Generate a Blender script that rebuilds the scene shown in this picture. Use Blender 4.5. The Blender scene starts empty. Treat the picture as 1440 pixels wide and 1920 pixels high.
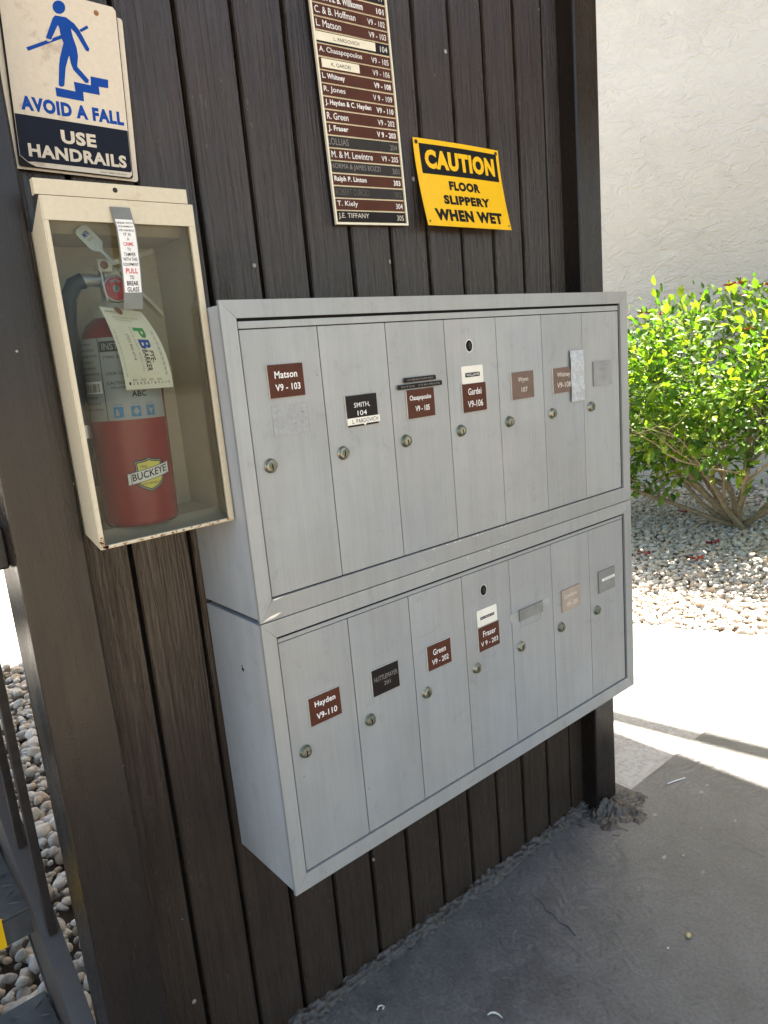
import bpy, bmesh, math, random
import numpy as np
from mathutils import Vector, Matrix, noise as mnoise
from mathutils.geometry import tessellate_polygon

R = math.radians
scene = bpy.context.scene
COL = scene.collection
random.seed(7)
rng = np.random.default_rng(11)

# ------------------------------------------------------------------ camera
cam_d = bpy.data.cameras.new('camera')
cam_d.sensor_fit = 'HORIZONTAL'
cam_d.sensor_width = 36.0
cam_d.lens = 33.93
cam_d.clip_start = 0.02
cam_d.clip_end = 400
cam = bpy.data.objects.new('camera', cam_d)
COL.objects.link(cam)
Rm = Matrix(((0.763, -0.6404, -0.0883), (-0.199, -0.1027, -0.9746), (0.615, 0.7612, -0.2058)))
bx = Rm[0].normalized()
bz = (-Rm[2]).normalized()
by = bz.cross(bx).normalized()
bx = by.cross(bz)
cam.matrix_world = Matrix(((bx.x, by.x, bz.x, -0.5256), (bx.y, by.y, bz.y, -1.1276), (bx.z, by.z, bz.z, 1.3022), (0, 0, 0, 1)))
scene.camera = cam

# ------------------------------------------------------------------ light
SUN_EL = R(65)
SUN_AZ = (0.933, 0.36)
sdir = Vector((SUN_AZ[0] * math.cos(SUN_EL), SUN_AZ[1] * math.cos(SUN_EL), math.sin(SUN_EL))).normalized()
sun_d = bpy.data.lights.new('sun', 'SUN')
sun_d.energy = 5.0
sun_d.angle = R(0.5)
sun_d.color = (1.0, 0.93, 0.82)
sun = bpy.data.objects.new('sun', sun_d)
sun.rotation_euler = sdir.to_track_quat('Z', 'Y').to_euler()
sun.location = (4, 2, 8)
COL.objects.link(sun)
world = bpy.data.worlds.new('World')
scene.world = world
world.use_nodes = True
wn = world.node_tree
bgn = wn.nodes['Background']
sky = wn.nodes.new('ShaderNodeTexSky')
sky.sky_type = 'NISHITA'
sky.sun_disc = False
sky.sun_elevation = SUN_EL
sky.sun_rotation = math.atan2(SUN_AZ[0], SUN_AZ[1])
sky.air_density = 0.8
sky.dust_density = 3.2
sky.ozone_density = 1.3
wbal = wn.nodes.new('ShaderNodeMixRGB')          # the camera's warm white balance for open shade
wbal.blend_type = 'MULTIPLY'
wbal.inputs[0].default_value = 1.0
wbal.inputs[2].default_value = (1.0, 0.995, 0.87, 1)
wn.links.new(sky.outputs[0], wbal.inputs[1])
wn.links.new(wbal.outputs[0], bgn.inputs[0])
bgn.inputs[1].default_value = 0.11
scene.view_settings.view_transform = 'Standard'
scene.view_settings.look = 'None'
scene.view_settings.exposure = 2.72
scene.view_settings.gamma = 1.0
scene.view_settings.use_curve_mapping = False
scene.cycles.max_bounces = 8
scene.cycles.diffuse_bounces = 5
scene.cycles.transparent_max_bounces = 12
scene.cycles.caustics_reflective = False
scene.cycles.caustics_refractive = False

# ------------------------------------------------------------------ materials
class NT:
    def __init__(self, name):
        self.m = bpy.data.materials.new(name)
        self.m.use_nodes = True
        self.t = self.m.node_tree
        self.b = self.t.nodes['Principled BSDF']
        self.pos = None

    def n(self, typ, **kw):
        nd = self.t.nodes.new('ShaderNode' + typ)
        for k, v in kw.items():
            if k.startswith('i_'):
                nd.inputs[k[2:]].default_value = v
            else:
                setattr(nd, k, v)
        return nd

    def l(self, a, b):
        self.t.links.new(a, b)

    def p(self, scale=(1, 1, 1), rot=(0, 0, 0)):
        if self.pos is None:
            self.pos = self.n('NewGeometry').outputs['Position']
        mp = self.n('Mapping')
        mp.inputs['Scale'].default_value = scale
        mp.inputs['Rotation'].default_value = rot
        self.l(self.pos, mp.inputs['Vector'])
        return mp.outputs[0]

    def noise(self, scale, vec=None, detail=4, rough=0.55, dist=0.0):
        nd = self.n('TexNoise')
        nd.inputs['Scale'].default_value = scale
        nd.inputs['Detail'].default_value = detail
        nd.inputs['Roughness'].default_value = rough
        nd.inputs['Distortion'].default_value = dist
        self.l(vec if vec is not None else self.p(), nd.inputs['Vector'])
        return nd.outputs[0]

    def ramp(self, fac, stops):
        r = self.n('ValToRGB')
        e = r.color_ramp.elements
        while len(e) < len(stops):
            e.new(0.5)
        for i, (p, c) in enumerate(stops):
            e[i].position = p
            e[i].color = (c[0], c[1], c[2], 1) if hasattr(c, '__len__') else (c, c, c, 1)
        self.l(fac, r.inputs[0])
        return r.outputs[0]

    def mix(self, fac, a, b, mode='MIX'):
        m = self.n('MixRGB', blend_type=mode)
        for s, v in ((0, fac), (1, a), (2, b)):
            if isinstance(v, (int, float)):
                m.inputs[s].default_value = v
            elif hasattr(v, '__len__'):
                m.inputs[s].default_value = (v[0], v[1], v[2], 1)
            else:
                self.l(v, m.inputs[s])
        return m.outputs[0]

    def math(self, op, a, b=0.0):
        m = self.n('Math', operation=op)
        for s, v in ((0, a), (1, b)):
            if isinstance(v, (int, float)):
                m.inputs[s].default_value = v
            else:
                self.l(v, m.inputs[s])
        return m.outputs[0]

    def bump(self, h, strength=0.3, dist=0.002, prev=None):
        b = self.n('Bump')
        b.inputs['Strength'].default_value = strength
        b.inputs['Distance'].default_value = dist
        self.l(h, b.inputs['Height'])
        if prev is not None:
            self.l(prev, b.inputs['Normal'])
        self.l(b.outputs[0], self.b.inputs['Normal'])
        return b.outputs[0]

    def col(self, c):
        if hasattr(c, '__len__'):
            self.b.inputs['Base Color'].default_value = (c[0], c[1], c[2], 1)
        else:
            self.l(c, self.b.inputs['Base Color'])

    def set(self, **kw):
        for k, v in kw.items():
            s = self.b.inputs[k.replace('_', ' ')]
            if isinstance(v, (int, float)):
                s.default_value = v
            else:
                self.l(v, s)


def plain(name, c, rough=0.5, metal=0.0, var=0.12, scale=40, bump=0.0, spec=0.28):
    t = NT(name)
    f = t.noise(scale)
    lo = tuple(max(0, x * (1 - var)) for x in c)
    hi = tuple(x * (1 + var) for x in c)
    t.col(t.ramp(f, [(0.3, lo), (0.7, hi)]))
    t.set(Roughness=rough, Metallic=metal)
    if spec is not None:
        t.set(Specular_IOR_Level=spec)
    if bump:
        t.bump(f, bump, 0.001)
    return t.m


def wood_paint(name, c, rough, bump=0.5, flecks=True, spec=0.46):
    t = NT(name)
    warp = t.noise(3.0, t.p((1, 1, 0.5)), 2)
    v1 = t.p((1, 1, 0.045))
    g1 = t.noise(95, v1, 6, 0.62, 1.2)
    g2 = t.noise(260, t.p((1, 1, 0.03)), 3, 0.6, 0.4)
    blotch = t.noise(5, None, 4)
    base = t.ramp(blotch, [(0.25, tuple(x * 0.8 for x in c)), (0.75, tuple(x * 1.22 for x in c))])
    dark = t.ramp(g1, [(0.36, 0.84), (0.55, 1.0)])
    cc = t.mix(1.0, base, dark, 'MULTIPLY')
    if flecks:
        vor = t.n('TexVoronoi')
        vor.inputs['Scale'].default_value = 26
        t.l(t.p(), vor.inputs['Vector'])
        pick = t.math('GREATER_THAN', t.n('SeparateColor').outputs[0], 2)
        sep = t.n('SeparateColor')
        t.l(vor.outputs['Color'], sep.inputs[0])
        sel = t.math('GREATER_THAN', sep.outputs[0], 0.87)
        size = t.math('MULTIPLY', sep.outputs[1], 0.11)
        near = t.math('LESS_THAN', vor.outputs['Distance'], size)
        f = t.math('MULTIPLY', sel, near)
        fb = t.math('MULTIPLY', f, 0.7)
        cc = t.mix(fb, cc, (0.42, 0.38, 0.32))
    t.col(cc)
    rr = t.ramp(t.noise(30, t.p((1, 1, 0.2)), 4), [(0.3, rough * 0.75), (0.7, rough * 1.3)])
    t.set(Roughness=rr, Specular_IOR_Level=spec)
    h = t.math('ADD', t.math('MULTIPLY', g1, 1.0), t.math('MULTIPLY', g2, 0.35))
    b1 = t.bump(h, bump, 0.006 if bump > .5 else 0.003)
    fine = t.noise(420, t.p((1, 1, 0.6)), 3)
    t.bump(fine, 0.25, 0.0012, b1)
    return t.m


M = {}
M['plank'] = wood_paint('painted_plank', (0.041, 0.0275, 0.018), 0.23, 0.85)
M['post'] = wood_paint('painted_post', (0.0175, 0.0125, 0.0092), 0.27, 0.16, spec=0.34)
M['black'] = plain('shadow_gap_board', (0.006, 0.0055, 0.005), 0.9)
M['ink'] = plain('black_print', (0.010, 0.010, 0.010), 0.5, spec=0.12)
M['white'] = plain('white_print', (0.72, 0.70, 0.66), 0.5, var=0.05)
M['greyprint'] = plain('faded_print', (0.22, 0.20, 0.18), 0.5)
M['ghost'] = plain('ghost_print', (0.10, 0.085, 0.07), 0.5)


def alu(name, c, ribs=None, metal=0.22, rough=0.42, rib_scale=900):
    t = NT(name)
    oi = t.n('ObjectInfo')
    n1 = t.noise(9, None, 5)
    st = t.noise(600, t.p((1, 1, 0.012)), 2)
    smud = t.noise(26, None, 6, 0.7, 0.6)
    base = t.ramp(n1, [(0.25, tuple(x * 0.93 for x in c)), (0.75, tuple(x * 1.06 for x in c))])
    base = t.mix(1.0, base, t.ramp(st, [(0.3, 0.95), (0.7, 1.03)]), 'MULTIPLY')
    runs = t.noise(38, t.p((1, 1, 0.07)), 4, 0.6)
    base = t.mix(1.0, base, t.ramp(runs, [(0.30, 0.93), (0.5, 1.0), (0.72, 1.05)]), 'MULTIPLY')
    base = t.mix(1.0, base, t.ramp(t.noise(3.2, None, 3), [(0.3, (1.03, 1.0, 0.95)), (0.7, (0.97, 1.0, 1.03))]), 'MULTIPLY')
    base = t.mix(1.0, base, t.ramp(smud, [(0.58, 1.0), (0.78, 0.80)]), 'MULTIPLY')
    rnd = t.math('ADD', t.math('MULTIPLY', oi.outputs['Random'], 0.10), 0.95)
    comb = t.n('CombineColor')
    for i in range(3):
        t.l(rnd, comb.inputs[i])
    base = t.mix(1.0, base, comb.outputs[0], 'MULTIPLY')
    vor = t.n('TexVoronoi')
    vor.inputs['Scale'].default_value = 55
    t.l(t.p(), vor.inputs['Vector'])
    sep = t.n('SeparateColor')
    t.l(vor.outputs['Color'], sep.inputs[0])
    f = t.math('MULTIPLY', t.math('GREATER_THAN', sep.outputs[0], 0.965),
               t.math('LESS_THAN', vor.outputs['Distance'], t.math('MULTIPLY', sep.outputs[1], 0.10)))
    base = t.mix(t.math('MULTIPLY', f, 0.7), base, (0.05, 0.05, 0.05))
    t.col(base)
    t.set(Metallic=metal, Roughness=t.ramp(smud, [(0.3, rough * 0.85), (0.7, rough * 1.25)]))
    if ribs is not None:
        w = t.n('TexWave', wave_type='BANDS', bands_direction=ribs)
        w.inputs['Scale'].default_value = rib_scale / 20.0 / 2
        w.inputs['Distortion'].default_value = 0.0
        t.l(t.p(), w.inputs['Vector'])
        t.bump(w.outputs[1], 0.16, 0.0005)
    else:
        t.bump(t.noise(7, None, 3), 0.12, 0.004)
    return t.m


AL = (0.305, 0.312, 0.306)
M['door'] = alu('aluminium_door', AL, 'X', rib_scale=1400)
M['trim_h'] = alu('aluminium_trim_across', (0.30, 0.305, 0.296), 'Z', rib_scale=1100)
M['trim_v'] = alu('aluminium_trim_upright', (0.30, 0.305, 0.296), 'X', rib_scale=1100)
M['housing'] = alu('aluminium_housing', (0.45, 0.465, 0.475), None, metal=0.18, rough=0.5)
M['scuff'] = plain('bare_metal_scuff', (0.75, 0.74, 0.70), 0.35, 0.6)
M['lock'] = plain('lock_nickel', (0.26, 0.245, 0.185), 0.35, 0.85, scale=180, var=0.35)
M['lock_green'] = plain('lock_tarnished', (0.14, 0.155, 0.115), 0.42, 0.7, scale=180, var=0.35)
M['brown'] = plain('brown_plate', (0.075, 0.025, 0.014), 0.45, spec=0.14)
M['brown_faded'] = plain('faded_brown_plate', (0.135, 0.085, 0.065), 0.38)
M['tan'] = plain('bleached_plate', (0.34, 0.27, 0.21), 0.4)
M['greyplate'] = plain('bleached_grey_plate', (0.20, 0.195, 0.175), 0.4)
M['silverplate'] = plain('bare_plate', (0.26, 0.26, 0.255), 0.4, 0.2)
M['blackplate'] = plain('black_plate', (0.014, 0.011, 0.010), 0.45, spec=0.14)
M['greystrip'] = plain('worn_black_strip', (0.032, 0.028, 0.025), 0.45, spec=0.15)
M['edge'] = plain('pale_plate_edge', (0.62, 0.57, 0.48), 0.5)
M['paper'] = plain('paper_label', (0.72, 0.68, 0.58), 0.6, var=0.06)
M['cream'] = plain('cream_strip', (0.74, 0.68, 0.52), 0.5, var=0.06)
M['tape'] = plain('dull_clear_tape', (0.33, 0.33, 0.30), 0.25, var=0.15)
M['foil'] = plain('foil_tape', (0.40, 0.43, 0.45), 0.35, 0.4, scale=150, var=0.2, bump=0.5)
M['residue'] = plain('glue_residue', (0.30, 0.302, 0.292), 0.6, 0.1, scale=160, var=0.10, bump=0.25)
M['smudge'] = plain('label_smudge', (0.25, 0.25, 0.24), 0.5)


def stained(name, c, stain, amt=0.62, rough=0.45, scale=22):
    t = NT(name)
    n1 = t.noise(scale, None, 6, 0.65)
    n2 = t.noise(scale * 7, None, 4)
    base = t.ramp(n2, [(0.3, tuple(x * 0.94 for x in c)), (0.7, tuple(x * 1.03 for x in c))])
    f = t.ramp(n1, [(amt, 0.0), (amt + 0.16, 0.75)])
    t.col(t.mix(f, base, stain))
    t.set(Roughness=rough)
    t.bump(n1, 0.08, 0.002)
    return t.m


M['signcream'] = stained('aged_sign_face', (0.62, 0.53, 0.40), (0.26, 0.15, 0.08), 0.60, 0.4)
M['signblue'] = plain('sign_blue', (0.002, 0.048, 0.27), 0.4, spec=0.15)
M['signnavy'] = plain('sign_navy', (0.007, 0.009, 0.018), 0.4, spec=0.12)
M['cabinet'] = stained('cream_enamel', (0.55, 0.475, 0.335), (0.30, 0.17, 0.07), 0.66, 0.4)
M['rust'] = plain('rust', (0.25, 0.11, 0.04), 0.8, scale=200, var=0.4)
M['yellow'] = plain('caution_yellow', (0.82, 0.47, 0.008), 0.32, var=0.04)
M['strapgrey'] = plain('grey_strap', (0.16, 0.165, 0.15), 0.55)
M['redprint'] = plain('red_print', (0.50, 0.02, 0.03), 0.5)
M['steel'] = plain('zinc_steel', (0.45, 0.45, 0.44), 0.35, 0.8, scale=150)
M['rail'] = plain('painted_steel', (0.030, 0.025, 0.022), 0.4, scale=60, var=0.25)
M['stringer'] = stained('weathered_steel', (0.062, 0.057, 0.053), (0.10, 0.05, 0.035), 0.56, 0.45, 14)
M['tread'] = plain('tread_plate', (0.078, 0.076, 0.073), 0.42, 0.2, scale=30, var=0.3, bump=0.15)
M['extred'] = plain('extinguisher_red', (0.21, 0.004, 0.009), 0.22, var=0.06)
M['extlabel'] = plain('extinguisher_label', (0.27, 0.285, 0.275), 0.35, var=0.05)
M['extblue'] = plain('label_blue', (0.02, 0.16, 0.32), 0.45)
M['badgeyellow'] = plain('badge_yellow', (0.66, 0.58, 0.10), 0.4, var=0.05)
M['rubber'] = plain('hose_rubber', (0.012, 0.012, 0.013), 0.5)
M['valve'] = plain('cream_valve', (0.60, 0.54, 0.42), 0.35, 0.2)
M['gaugered'] = plain('gauge_red', (0.42, 0.06, 0.06), 0.35, scale=120, var=0.3)
M['tagpaper'] = plain('tag_card', (0.74, 0.69, 0.54), 0.5, var=0.05)
M['logogreen'] = plain('logo_green', (0.03, 0.25, 0.05), 0.5)
M['logoblue'] = plain('logo_blue', (0.01, 0.06, 0.30), 0.5)
M['sealtag'] = plain('plastic_seal', (0.50, 0.54, 0.52), 0.4, var=0.05)

# pane: thin clear sheet with a film of dirt and mirror-like reflection
t = NT('dusty_pane')
tr = t.n('BsdfTransparent')
tr.inputs[0].default_value = (0.84, 0.86, 0.84, 1)
gl = t.n('BsdfGlossy')
gl.inputs['Roughness'].default_value = 0.04
df = t.n('BsdfDiffuse')
df.inputs[0].default_value = (0.45, 0.45, 0.40, 1)
lw = t.n('Fresnel')
lw.inputs[0].default_value = 1.24
mx = t.n('MixShader')
t.l(lw.outputs[0], mx.inputs[0])
t.l(tr.outputs[0], mx.inputs[1])
t.l(gl.outputs[0], mx.inputs[2])
mx2 = t.n('MixShader')
dirt = t.ramp(t.noise(14, None, 6, 0.7), [(0.38, 0.000), (0.74, 0.022)])
t.l(dirt, mx2.inputs[0])
t.l(mx.outputs[0], mx2.inputs[1])
t.l(df.outputs[0], mx2.inputs[2])
t.l(mx2.outputs[0], t.t.nodes['Material Output'].inputs[0])
M['pane'] = t.m

# stucco
t = NT('trowelled_stucco')
w1 = t.noise(3.4, t.p((1, 1, 1.9)), 4, 0.55, 0.7)
ridge = t.math('SUBTRACT', 1.0, t.math('MULTIPLY', t.math('ABSOLUTE', t.math('SUBTRACT', w1, 0.5)), 17.0))
ridge = t.math('MAXIMUM', ridge, 0.0)
msk = t.ramp(t.noise(3.2, None, 3), [(0.40, 0.0), (0.62, 1.0)])
ridge = t.math('MULTIPLY', ridge, msk)
w2 = t.noise(9, t.p((1, 1, 1.6)), 4, 0.55, 0.8)
r2 = t.math('MAXIMUM', t.math('SUBTRACT', 1.0, t.math('MULTIPLY', t.math('ABSOLUTE', t.math('SUBTRACT', w2, 0.52)), 9.0)), 0.0)
hh = t.math('ADD', t.math('MULTIPLY', ridge, 0.9), t.math('ADD', t.math('MULTIPLY', r2, 0.55), t.math('MULTIPLY', t.noise(45, None, 3), 0.12)))
t.col(t.ramp(t.noise(1.3, None, 4), [(0.3, (0.54, 0.50, 0.435)), (0.7, (0.585, 0.545, 0.485))]))
t.set(Roughness=0.85)
t.bump(hh, 0.6, 0.012)
M['stucco'] = t.m

# painted floor
t = NT('painted_floor')
big = t.noise(1.6, None, 6, 0.62)
mid = t.noise(9, None, 6, 0.65)
base = t.ramp(big, [(0.28, (0.100, 0.094, 0.088)), (0.72, (0.150, 0.143, 0.136))])
base = t.mix(0.55, base, t.mix(1.0, base, t.ramp(mid, [(0.3, 0.66), (0.7, 1.3)]), 'MULTIPLY'))
vor = t.n('TexVoronoi')
vor.inputs['Scale'].default_value = 11
t.l(t.p((1, 1.8, 1)), vor.inputs['Vector'])
sep = t.n('SeparateColor')
t.l(vor.outputs['Color'], sep.inputs[0])
f = t.math('MULTIPLY', t.math('GREATER_THAN', sep.outputs[0], 0.86),
           t.math('LESS_THAN', t.math('ADD', vor.outputs['Distance'], t.math('MULTIPLY', t.noise(60, None, 3), 0.12)),
                  t.math('MULTIPLY', sep.outputs[1], 0.20)))
base = t.mix(t.math('MULTIPLY', f, 0.5), base, (0.26, 0.26, 0.27))
stn = t.noise(2.7, None, 7, 0.72, 0.8)
base = t.mix(1.0, base, t.ramp(stn, [(0.36, 0.74), (0.48, 1.0), (0.66, 1.0), (0.78, 1.18)]), 'MULTIPLY')
base = t.mix(1.0, base, t.ramp(t.noise(140, None, 3, 0.7), [(0.34, 0.75), (0.5, 1.0), (0.74, 1.25)]), 'MULTIPLY')
t.col(base)
wv = t.n('TexWave', wave_type='RINGS', rings_direction='Z')
wv.inputs['Scale'].default_value = 11
wv.inputs['Distortion'].default_value = 9.0
wv.inputs['Detail'].default_value = 3
wv.inputs['Detail Scale'].default_value = 1.6
mp = t.n('Mapping')
mp.inputs['Location'].default_value = (-1.35, 0.42, 0)
t.l(t.n('NewGeometry').outputs['Position'], mp.inputs['Vector'])
t.l(mp.outputs[0], wv.inputs['Vector'])
wmask = t.ramp(t.noise(2.3, None, 3), [(0.38, 0.0), (0.62, 1.0)])
h = t.math('ADD', t.math('MULTIPLY', t.math('MULTIPLY', wv.outputs[1], wmask), 0.13),
           t.math('ADD', t.math('MULTIPLY', mid, 0.8), t.math('MULTIPLY', t.noise(75, t.p((1, 0.45, 1), (0, 0, 0.5)), 6, 0.7), 0.55)))
t.set(Roughness=t.ramp(mid, [(0.3, 0.28), (0.7, 0.45)]))
t.bump(h, 0.8, 0.010)
M['floor'] = t.m

M['concrete'] = (lambda t: (t.col(t.mix(1.0, t.ramp(t.noise(3, None, 6), [(0.3, (0.34, 0.32, 0.285)), (0.7, (0.43, 0.41, 0.37))]),
                                        t.ramp(t.noise(70, None, 4, 0.7), [(0.35, 0.72), (0.6, 1.05)]), 'MULTIPLY')),
                            t.set(Roughness=0.85), t.bump(t.noise(70, None, 5, 0.7), 0.5, 0.004), t.m)[-1])(NT('bare_concrete'))
M['soil'] = plain('soil', (0.09, 0.075, 0.06), 0.95, scale=30, var=0.4, bump=0.6)
M['pavement'] = plain('sun_bleached_pavement', (0.24, 0.20, 0.15), 0.9, scale=4, var=0.15)
M['sealant'] = plain('painted_mortar', (0.080, 0.069, 0.058), 0.45, scale=120, var=0.3, bump=0.6)


def stone_mat(name, stops):
    t = NT(name)
    g = t.n('NewGeometry')
    oi = t.n('ObjectInfo')
    r = t.math('FRACT', t.math('ADD', g.outputs['Random Per Island'], oi.outputs['Random']))
    c = t.ramp(r, stops)
    sp = t.noise(90, None, 5, 0.7)
    t.col(t.mix(1.0, c, t.ramp(sp, [(0.3, 0.8), (0.7, 1.12)]), 'MULTIPLY'))
    t.set(Roughness=0.75)
    t.bump(sp, 0.25, 0.002)
    return t.m


M['stone'] = stone_mat('river_stone', [(0.0, (0.46, 0.42, 0.36)), (0.25, (0.60, 0.55, 0.47)), (0.45, (0.40, 0.385, 0.365)),
                                       (0.62, (0.55, 0.43, 0.31)), (0.78, (0.66, 0.62, 0.55)), (0.92, (0.46, 0.33, 0.21)), (1.0, (0.56, 0.53, 0.48))])
M['bark'] = plain('shrub_bark', (0.27, 0.21, 0.13), 0.8, scale=40, var=0.3, bump=0.5)


def leaf_mat(name, stops, trans):
    t = NT(name)
    g = t.n('NewGeometry')
    oi = t.n('ObjectInfo')
    r = t.math('FRACT', t.math('ADD', g.outputs['Random Per Island'], oi.outputs['Random']))
    c = t.ramp(r, stops)
    t.col(c)
    t.set(Roughness=0.45, Specular_IOR_Level=0.35)
    tl = t.n('BsdfTranslucent')
    t.l(t.mix(1.0, c, trans, 'MULTIPLY'), tl.inputs[0])
    ms = t.n('MixShader')
    ms.inputs[0].default_value = 0.42
    t.l(t.b.outputs[0], ms.inputs[1])
    t.l(tl.outputs[0], ms.inputs[2])
    t.l(ms.outputs[0], t.t.nodes['Material Output'].inputs[0])
    return t.m


M['leaf'] = leaf_mat('hibiscus_leaf', [(0.0, (0.045, 0.11, 0.016)), (0.35, (0.085, 0.17, 0.018)), (0.7, (0.155, 0.25, 0.022)), (1.0, (0.27, 0.33, 0.03))], (1.45, 1.6, 0.6))
M['petal'] = plain('red_petal', (0.22, 0.015, 0.02), 0.5)
M['petalpink'] = plain('orange_petal', (0.36, 0.06, 0.035), 0.5)
M['soffit'] = plain('soffit_paint', (0.30, 0.215, 0.14), 0.7, scale=3)
M['twig'] = plain('pale_scrap', (0.62, 0.58, 0.50), 0.6)
M['pebblegold'] = plain('tan_pebble', (0.50, 0.38, 0.17), 0.55)
M['gardenwall'] = M['stucco']

# ------------------------------------------------------------------ mesh building
class MB:
    def __init__(self):
        self.v, self.f, self.mi, self.mats, self.sm = [], [], [], [], []

    def mat(self, m):
        if m not in self.mats:
            self.mats.append(m)
        return self.mats.index(m)

    def add(self, vs, fs, m, smooth=False):
        o = len(self.v)
        i = self.mat(m)
        self.v += [tuple(p) for p in vs]
        for f in fs:
            self.f.append(tuple(a + o for a in f))
            self.mi.append(i)
            self.sm.append(smooth)

    def box(self, x0, x1, y0, y1, z0, z1, m, bev=0.0, seg=1):
        if bev <= 0:
            vs = [(x, y, z) for x in (x0, x1) for y in (y0, y1) for z in (z0, z1)]
            self.add(vs, [(0, 1, 3, 2), (4, 6, 7, 5), (0, 4, 5, 1), (2, 3, 7, 6), (0, 2, 6, 4), (1, 5, 7, 3)], m)
            return
        bm = bmesh.new()
        bmesh.ops.create_cube(bm, size=1)
        for v in bm.verts:
            v.co = ((x0 + x1) / 2 + v.co.x * (x1 - x0), (y0 + y1) / 2 + v.co.y * (y1 - y0), (z0 + z1) / 2 + v.co.z * (z1 - z0))
        bmesh.ops.bevel(bm, geom=bm.edges[:], offset=bev, segments=seg, affect='EDGES', profile=0.5)
        self.bm(bm, m)

    def bm(self, bm, m, smooth=False):
        bm.verts.index_update()
        self.add([v.co[:] for v in bm.verts], [[v.index for v in f.verts] for f in bm.faces], m, smooth)
        bm.free()

    def prism(self, poly, fmap, d0, d1, m, side=None):
        """closed prism: outline poly (u,v) counter-clockwise, fmap(u,v,d), front at d1"""
        n = len(poly)
        tris = tessellate_polygon([[Vector((a, b, 0)) for a, b in poly]])
        tr = []
        for a, b, c in tris:
            A, B, C = poly[a], poly[b], poly[c]
            cr = (B[0] - A[0]) * (C[1] - A[1]) - (B[1] - A[1]) * (C[0] - A[0])
            tr.append((a, b, c) if cr > 0 else (a, c, b))
        self.add([fmap(a, b, d1) for a, b in poly], tr, m)
        self.add([fmap(a, b, d0) for a, b in poly], [(c, b, a) for a, b, c in tr], side or m)
        vs = [fmap(a, b, d1) for a, b in poly] + [fmap(a, b, d0) for a, b in poly]
        self.add(vs, [(i, i + n, (i + 1) % n + n, (i + 1) % n) for i in range(n)], side or m)

    def flat(self, poly, fmap, d, m):
        tris = tessellate_polygon([[Vector((a, b, 0)) for a, b in poly]])
        tr = []
        for a, b, c in tris:
            A, B, C = poly[a], poly[b], poly[c]
            cr = (B[0] - A[0]) * (C[1] - A[1]) - (B[1] - A[1]) * (C[0] - A[0])
            tr.append((a, b, c) if cr > 0 else (a, c, b))
        self.add([fmap(a, b, d) for a, b in poly], tr, m)

    def grid(self, u0, u1, v0, v1, nu, nv, fmap, d, m, smooth=True):
        vs = [fmap(u0 + (u1 - u0) * i / nu, v0 + (v1 - v0) * j / nv, d) for j in range(nv + 1) for i in range(nu + 1)]
        w = nu + 1
        self.add(vs, [(j * w + i, j * w + i + 1, (j + 1) * w + i + 1, (j + 1) * w + i) for j in range(nv) for i in range(nu)], m, smooth)

    def tube(self, pts, rad, m, n=10, cap=True, smooth=True):
        pts = [Vector(p) for p in pts]
        if not hasattr(rad, '__len__'):
            rad = [rad] * len(pts)
        vs, fs = [], []
        ref = None
        for i, p in enumerate(pts):
            d = (pts[min(i + 1, len(pts) - 1)] - pts[max(i - 1, 0)]).normalized()
            if ref is None:
                ref = Vector((0, 0, 1)) if abs(d.z) < 0.9 else Vector((1, 0, 0))
            a = d.cross(ref).normalized()
            b = a.cross(d)
            ref = b
            for k in range(n):
                an = 2 * math.pi * k / n
                vs.append(p + (a * math.cos(an) + b * math.sin(an)) * rad[i])
        for i in range(len(pts) - 1):
            for k in range(n):
                k2 = (k + 1) % n
                fs.append((i * n + k, (i + 1) * n + k, (i + 1) * n + k2, i * n + k2))
        self.add(vs, fs, m, smooth)
        if cap:
            self.add(vs[:n], [tuple(range(n))], m)
            self.add(vs[-n:], [tuple(reversed(range(n)))], m)

    def lathe(self, prof, c, m, n=40, axis='z'):
        """prof: list of (r, h) from bottom to top"""
        vs, fs = [], []
        for r, h in prof:
            for k in range(n):
                a = 2 * math.pi * k / n
                if axis == 'z':
                    vs.append((c[0] + r * math.cos(a), c[1] + r * math.sin(a), c[2] + h))
                else:  # towards -y
                    vs.append((c[0] + r * math.cos(a), c[1] - h, c[2] + r * math.sin(a)))
        for i in range(len(prof) - 1):
            for k in range(n):
                k2 = (k + 1) % n
                fs.append((i * n + k, i * n + k2, (i + 1) * n + k2, (i + 1) * n + k))
        self.add(vs, fs, m, True)
        self.add(vs[-n:], [tuple(range(n))], m)
        self.add(vs[:n], [tuple(reversed(range(n)))], m)

    def text(self, s, rect, fmap, d, m, bold=0.0, rot=False):
        vs, fs = text_mesh(s, bold)
        if rot:
            vs = [(y, -x) for x, y in vs]
        xs = [p[0] for p in vs]
        ys = [p[1] for p in vs]
        ax, bxx, ay, byy = min(xs), max(xs), min(ys), max(ys)
        u0, u1, v0, v1 = rect
        self.add([fmap(u0 + (u1 - u0) * (x - ax) / max(1e-6, bxx - ax), v0 + (v1 - v0) * (y - ay) / max(1e-6, byy - ay), d) for x, y in vs], fs, m)

    def build(self, name, parent=None, loc=None):
        me = bpy.data.meshes.new(name)
        me.from_pydata(self.v, [], self.f)
        for m in self.mats:
            me.materials.append(m)
        me.polygons.foreach_set('material_index', self.mi)
        me.polygons.foreach_set('use_smooth', self.sm)
        me.update()
        o = bpy.data.objects.new(name, me)
        COL.objects.link(o)
        if parent is not None:
            o.parent = parent
            if parent.type == 'EMPTY' or True:
                o.matrix_parent_inverse = Matrix.Identity(4)
        if loc:
            o.location = loc
        return o


_tc = {}


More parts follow.
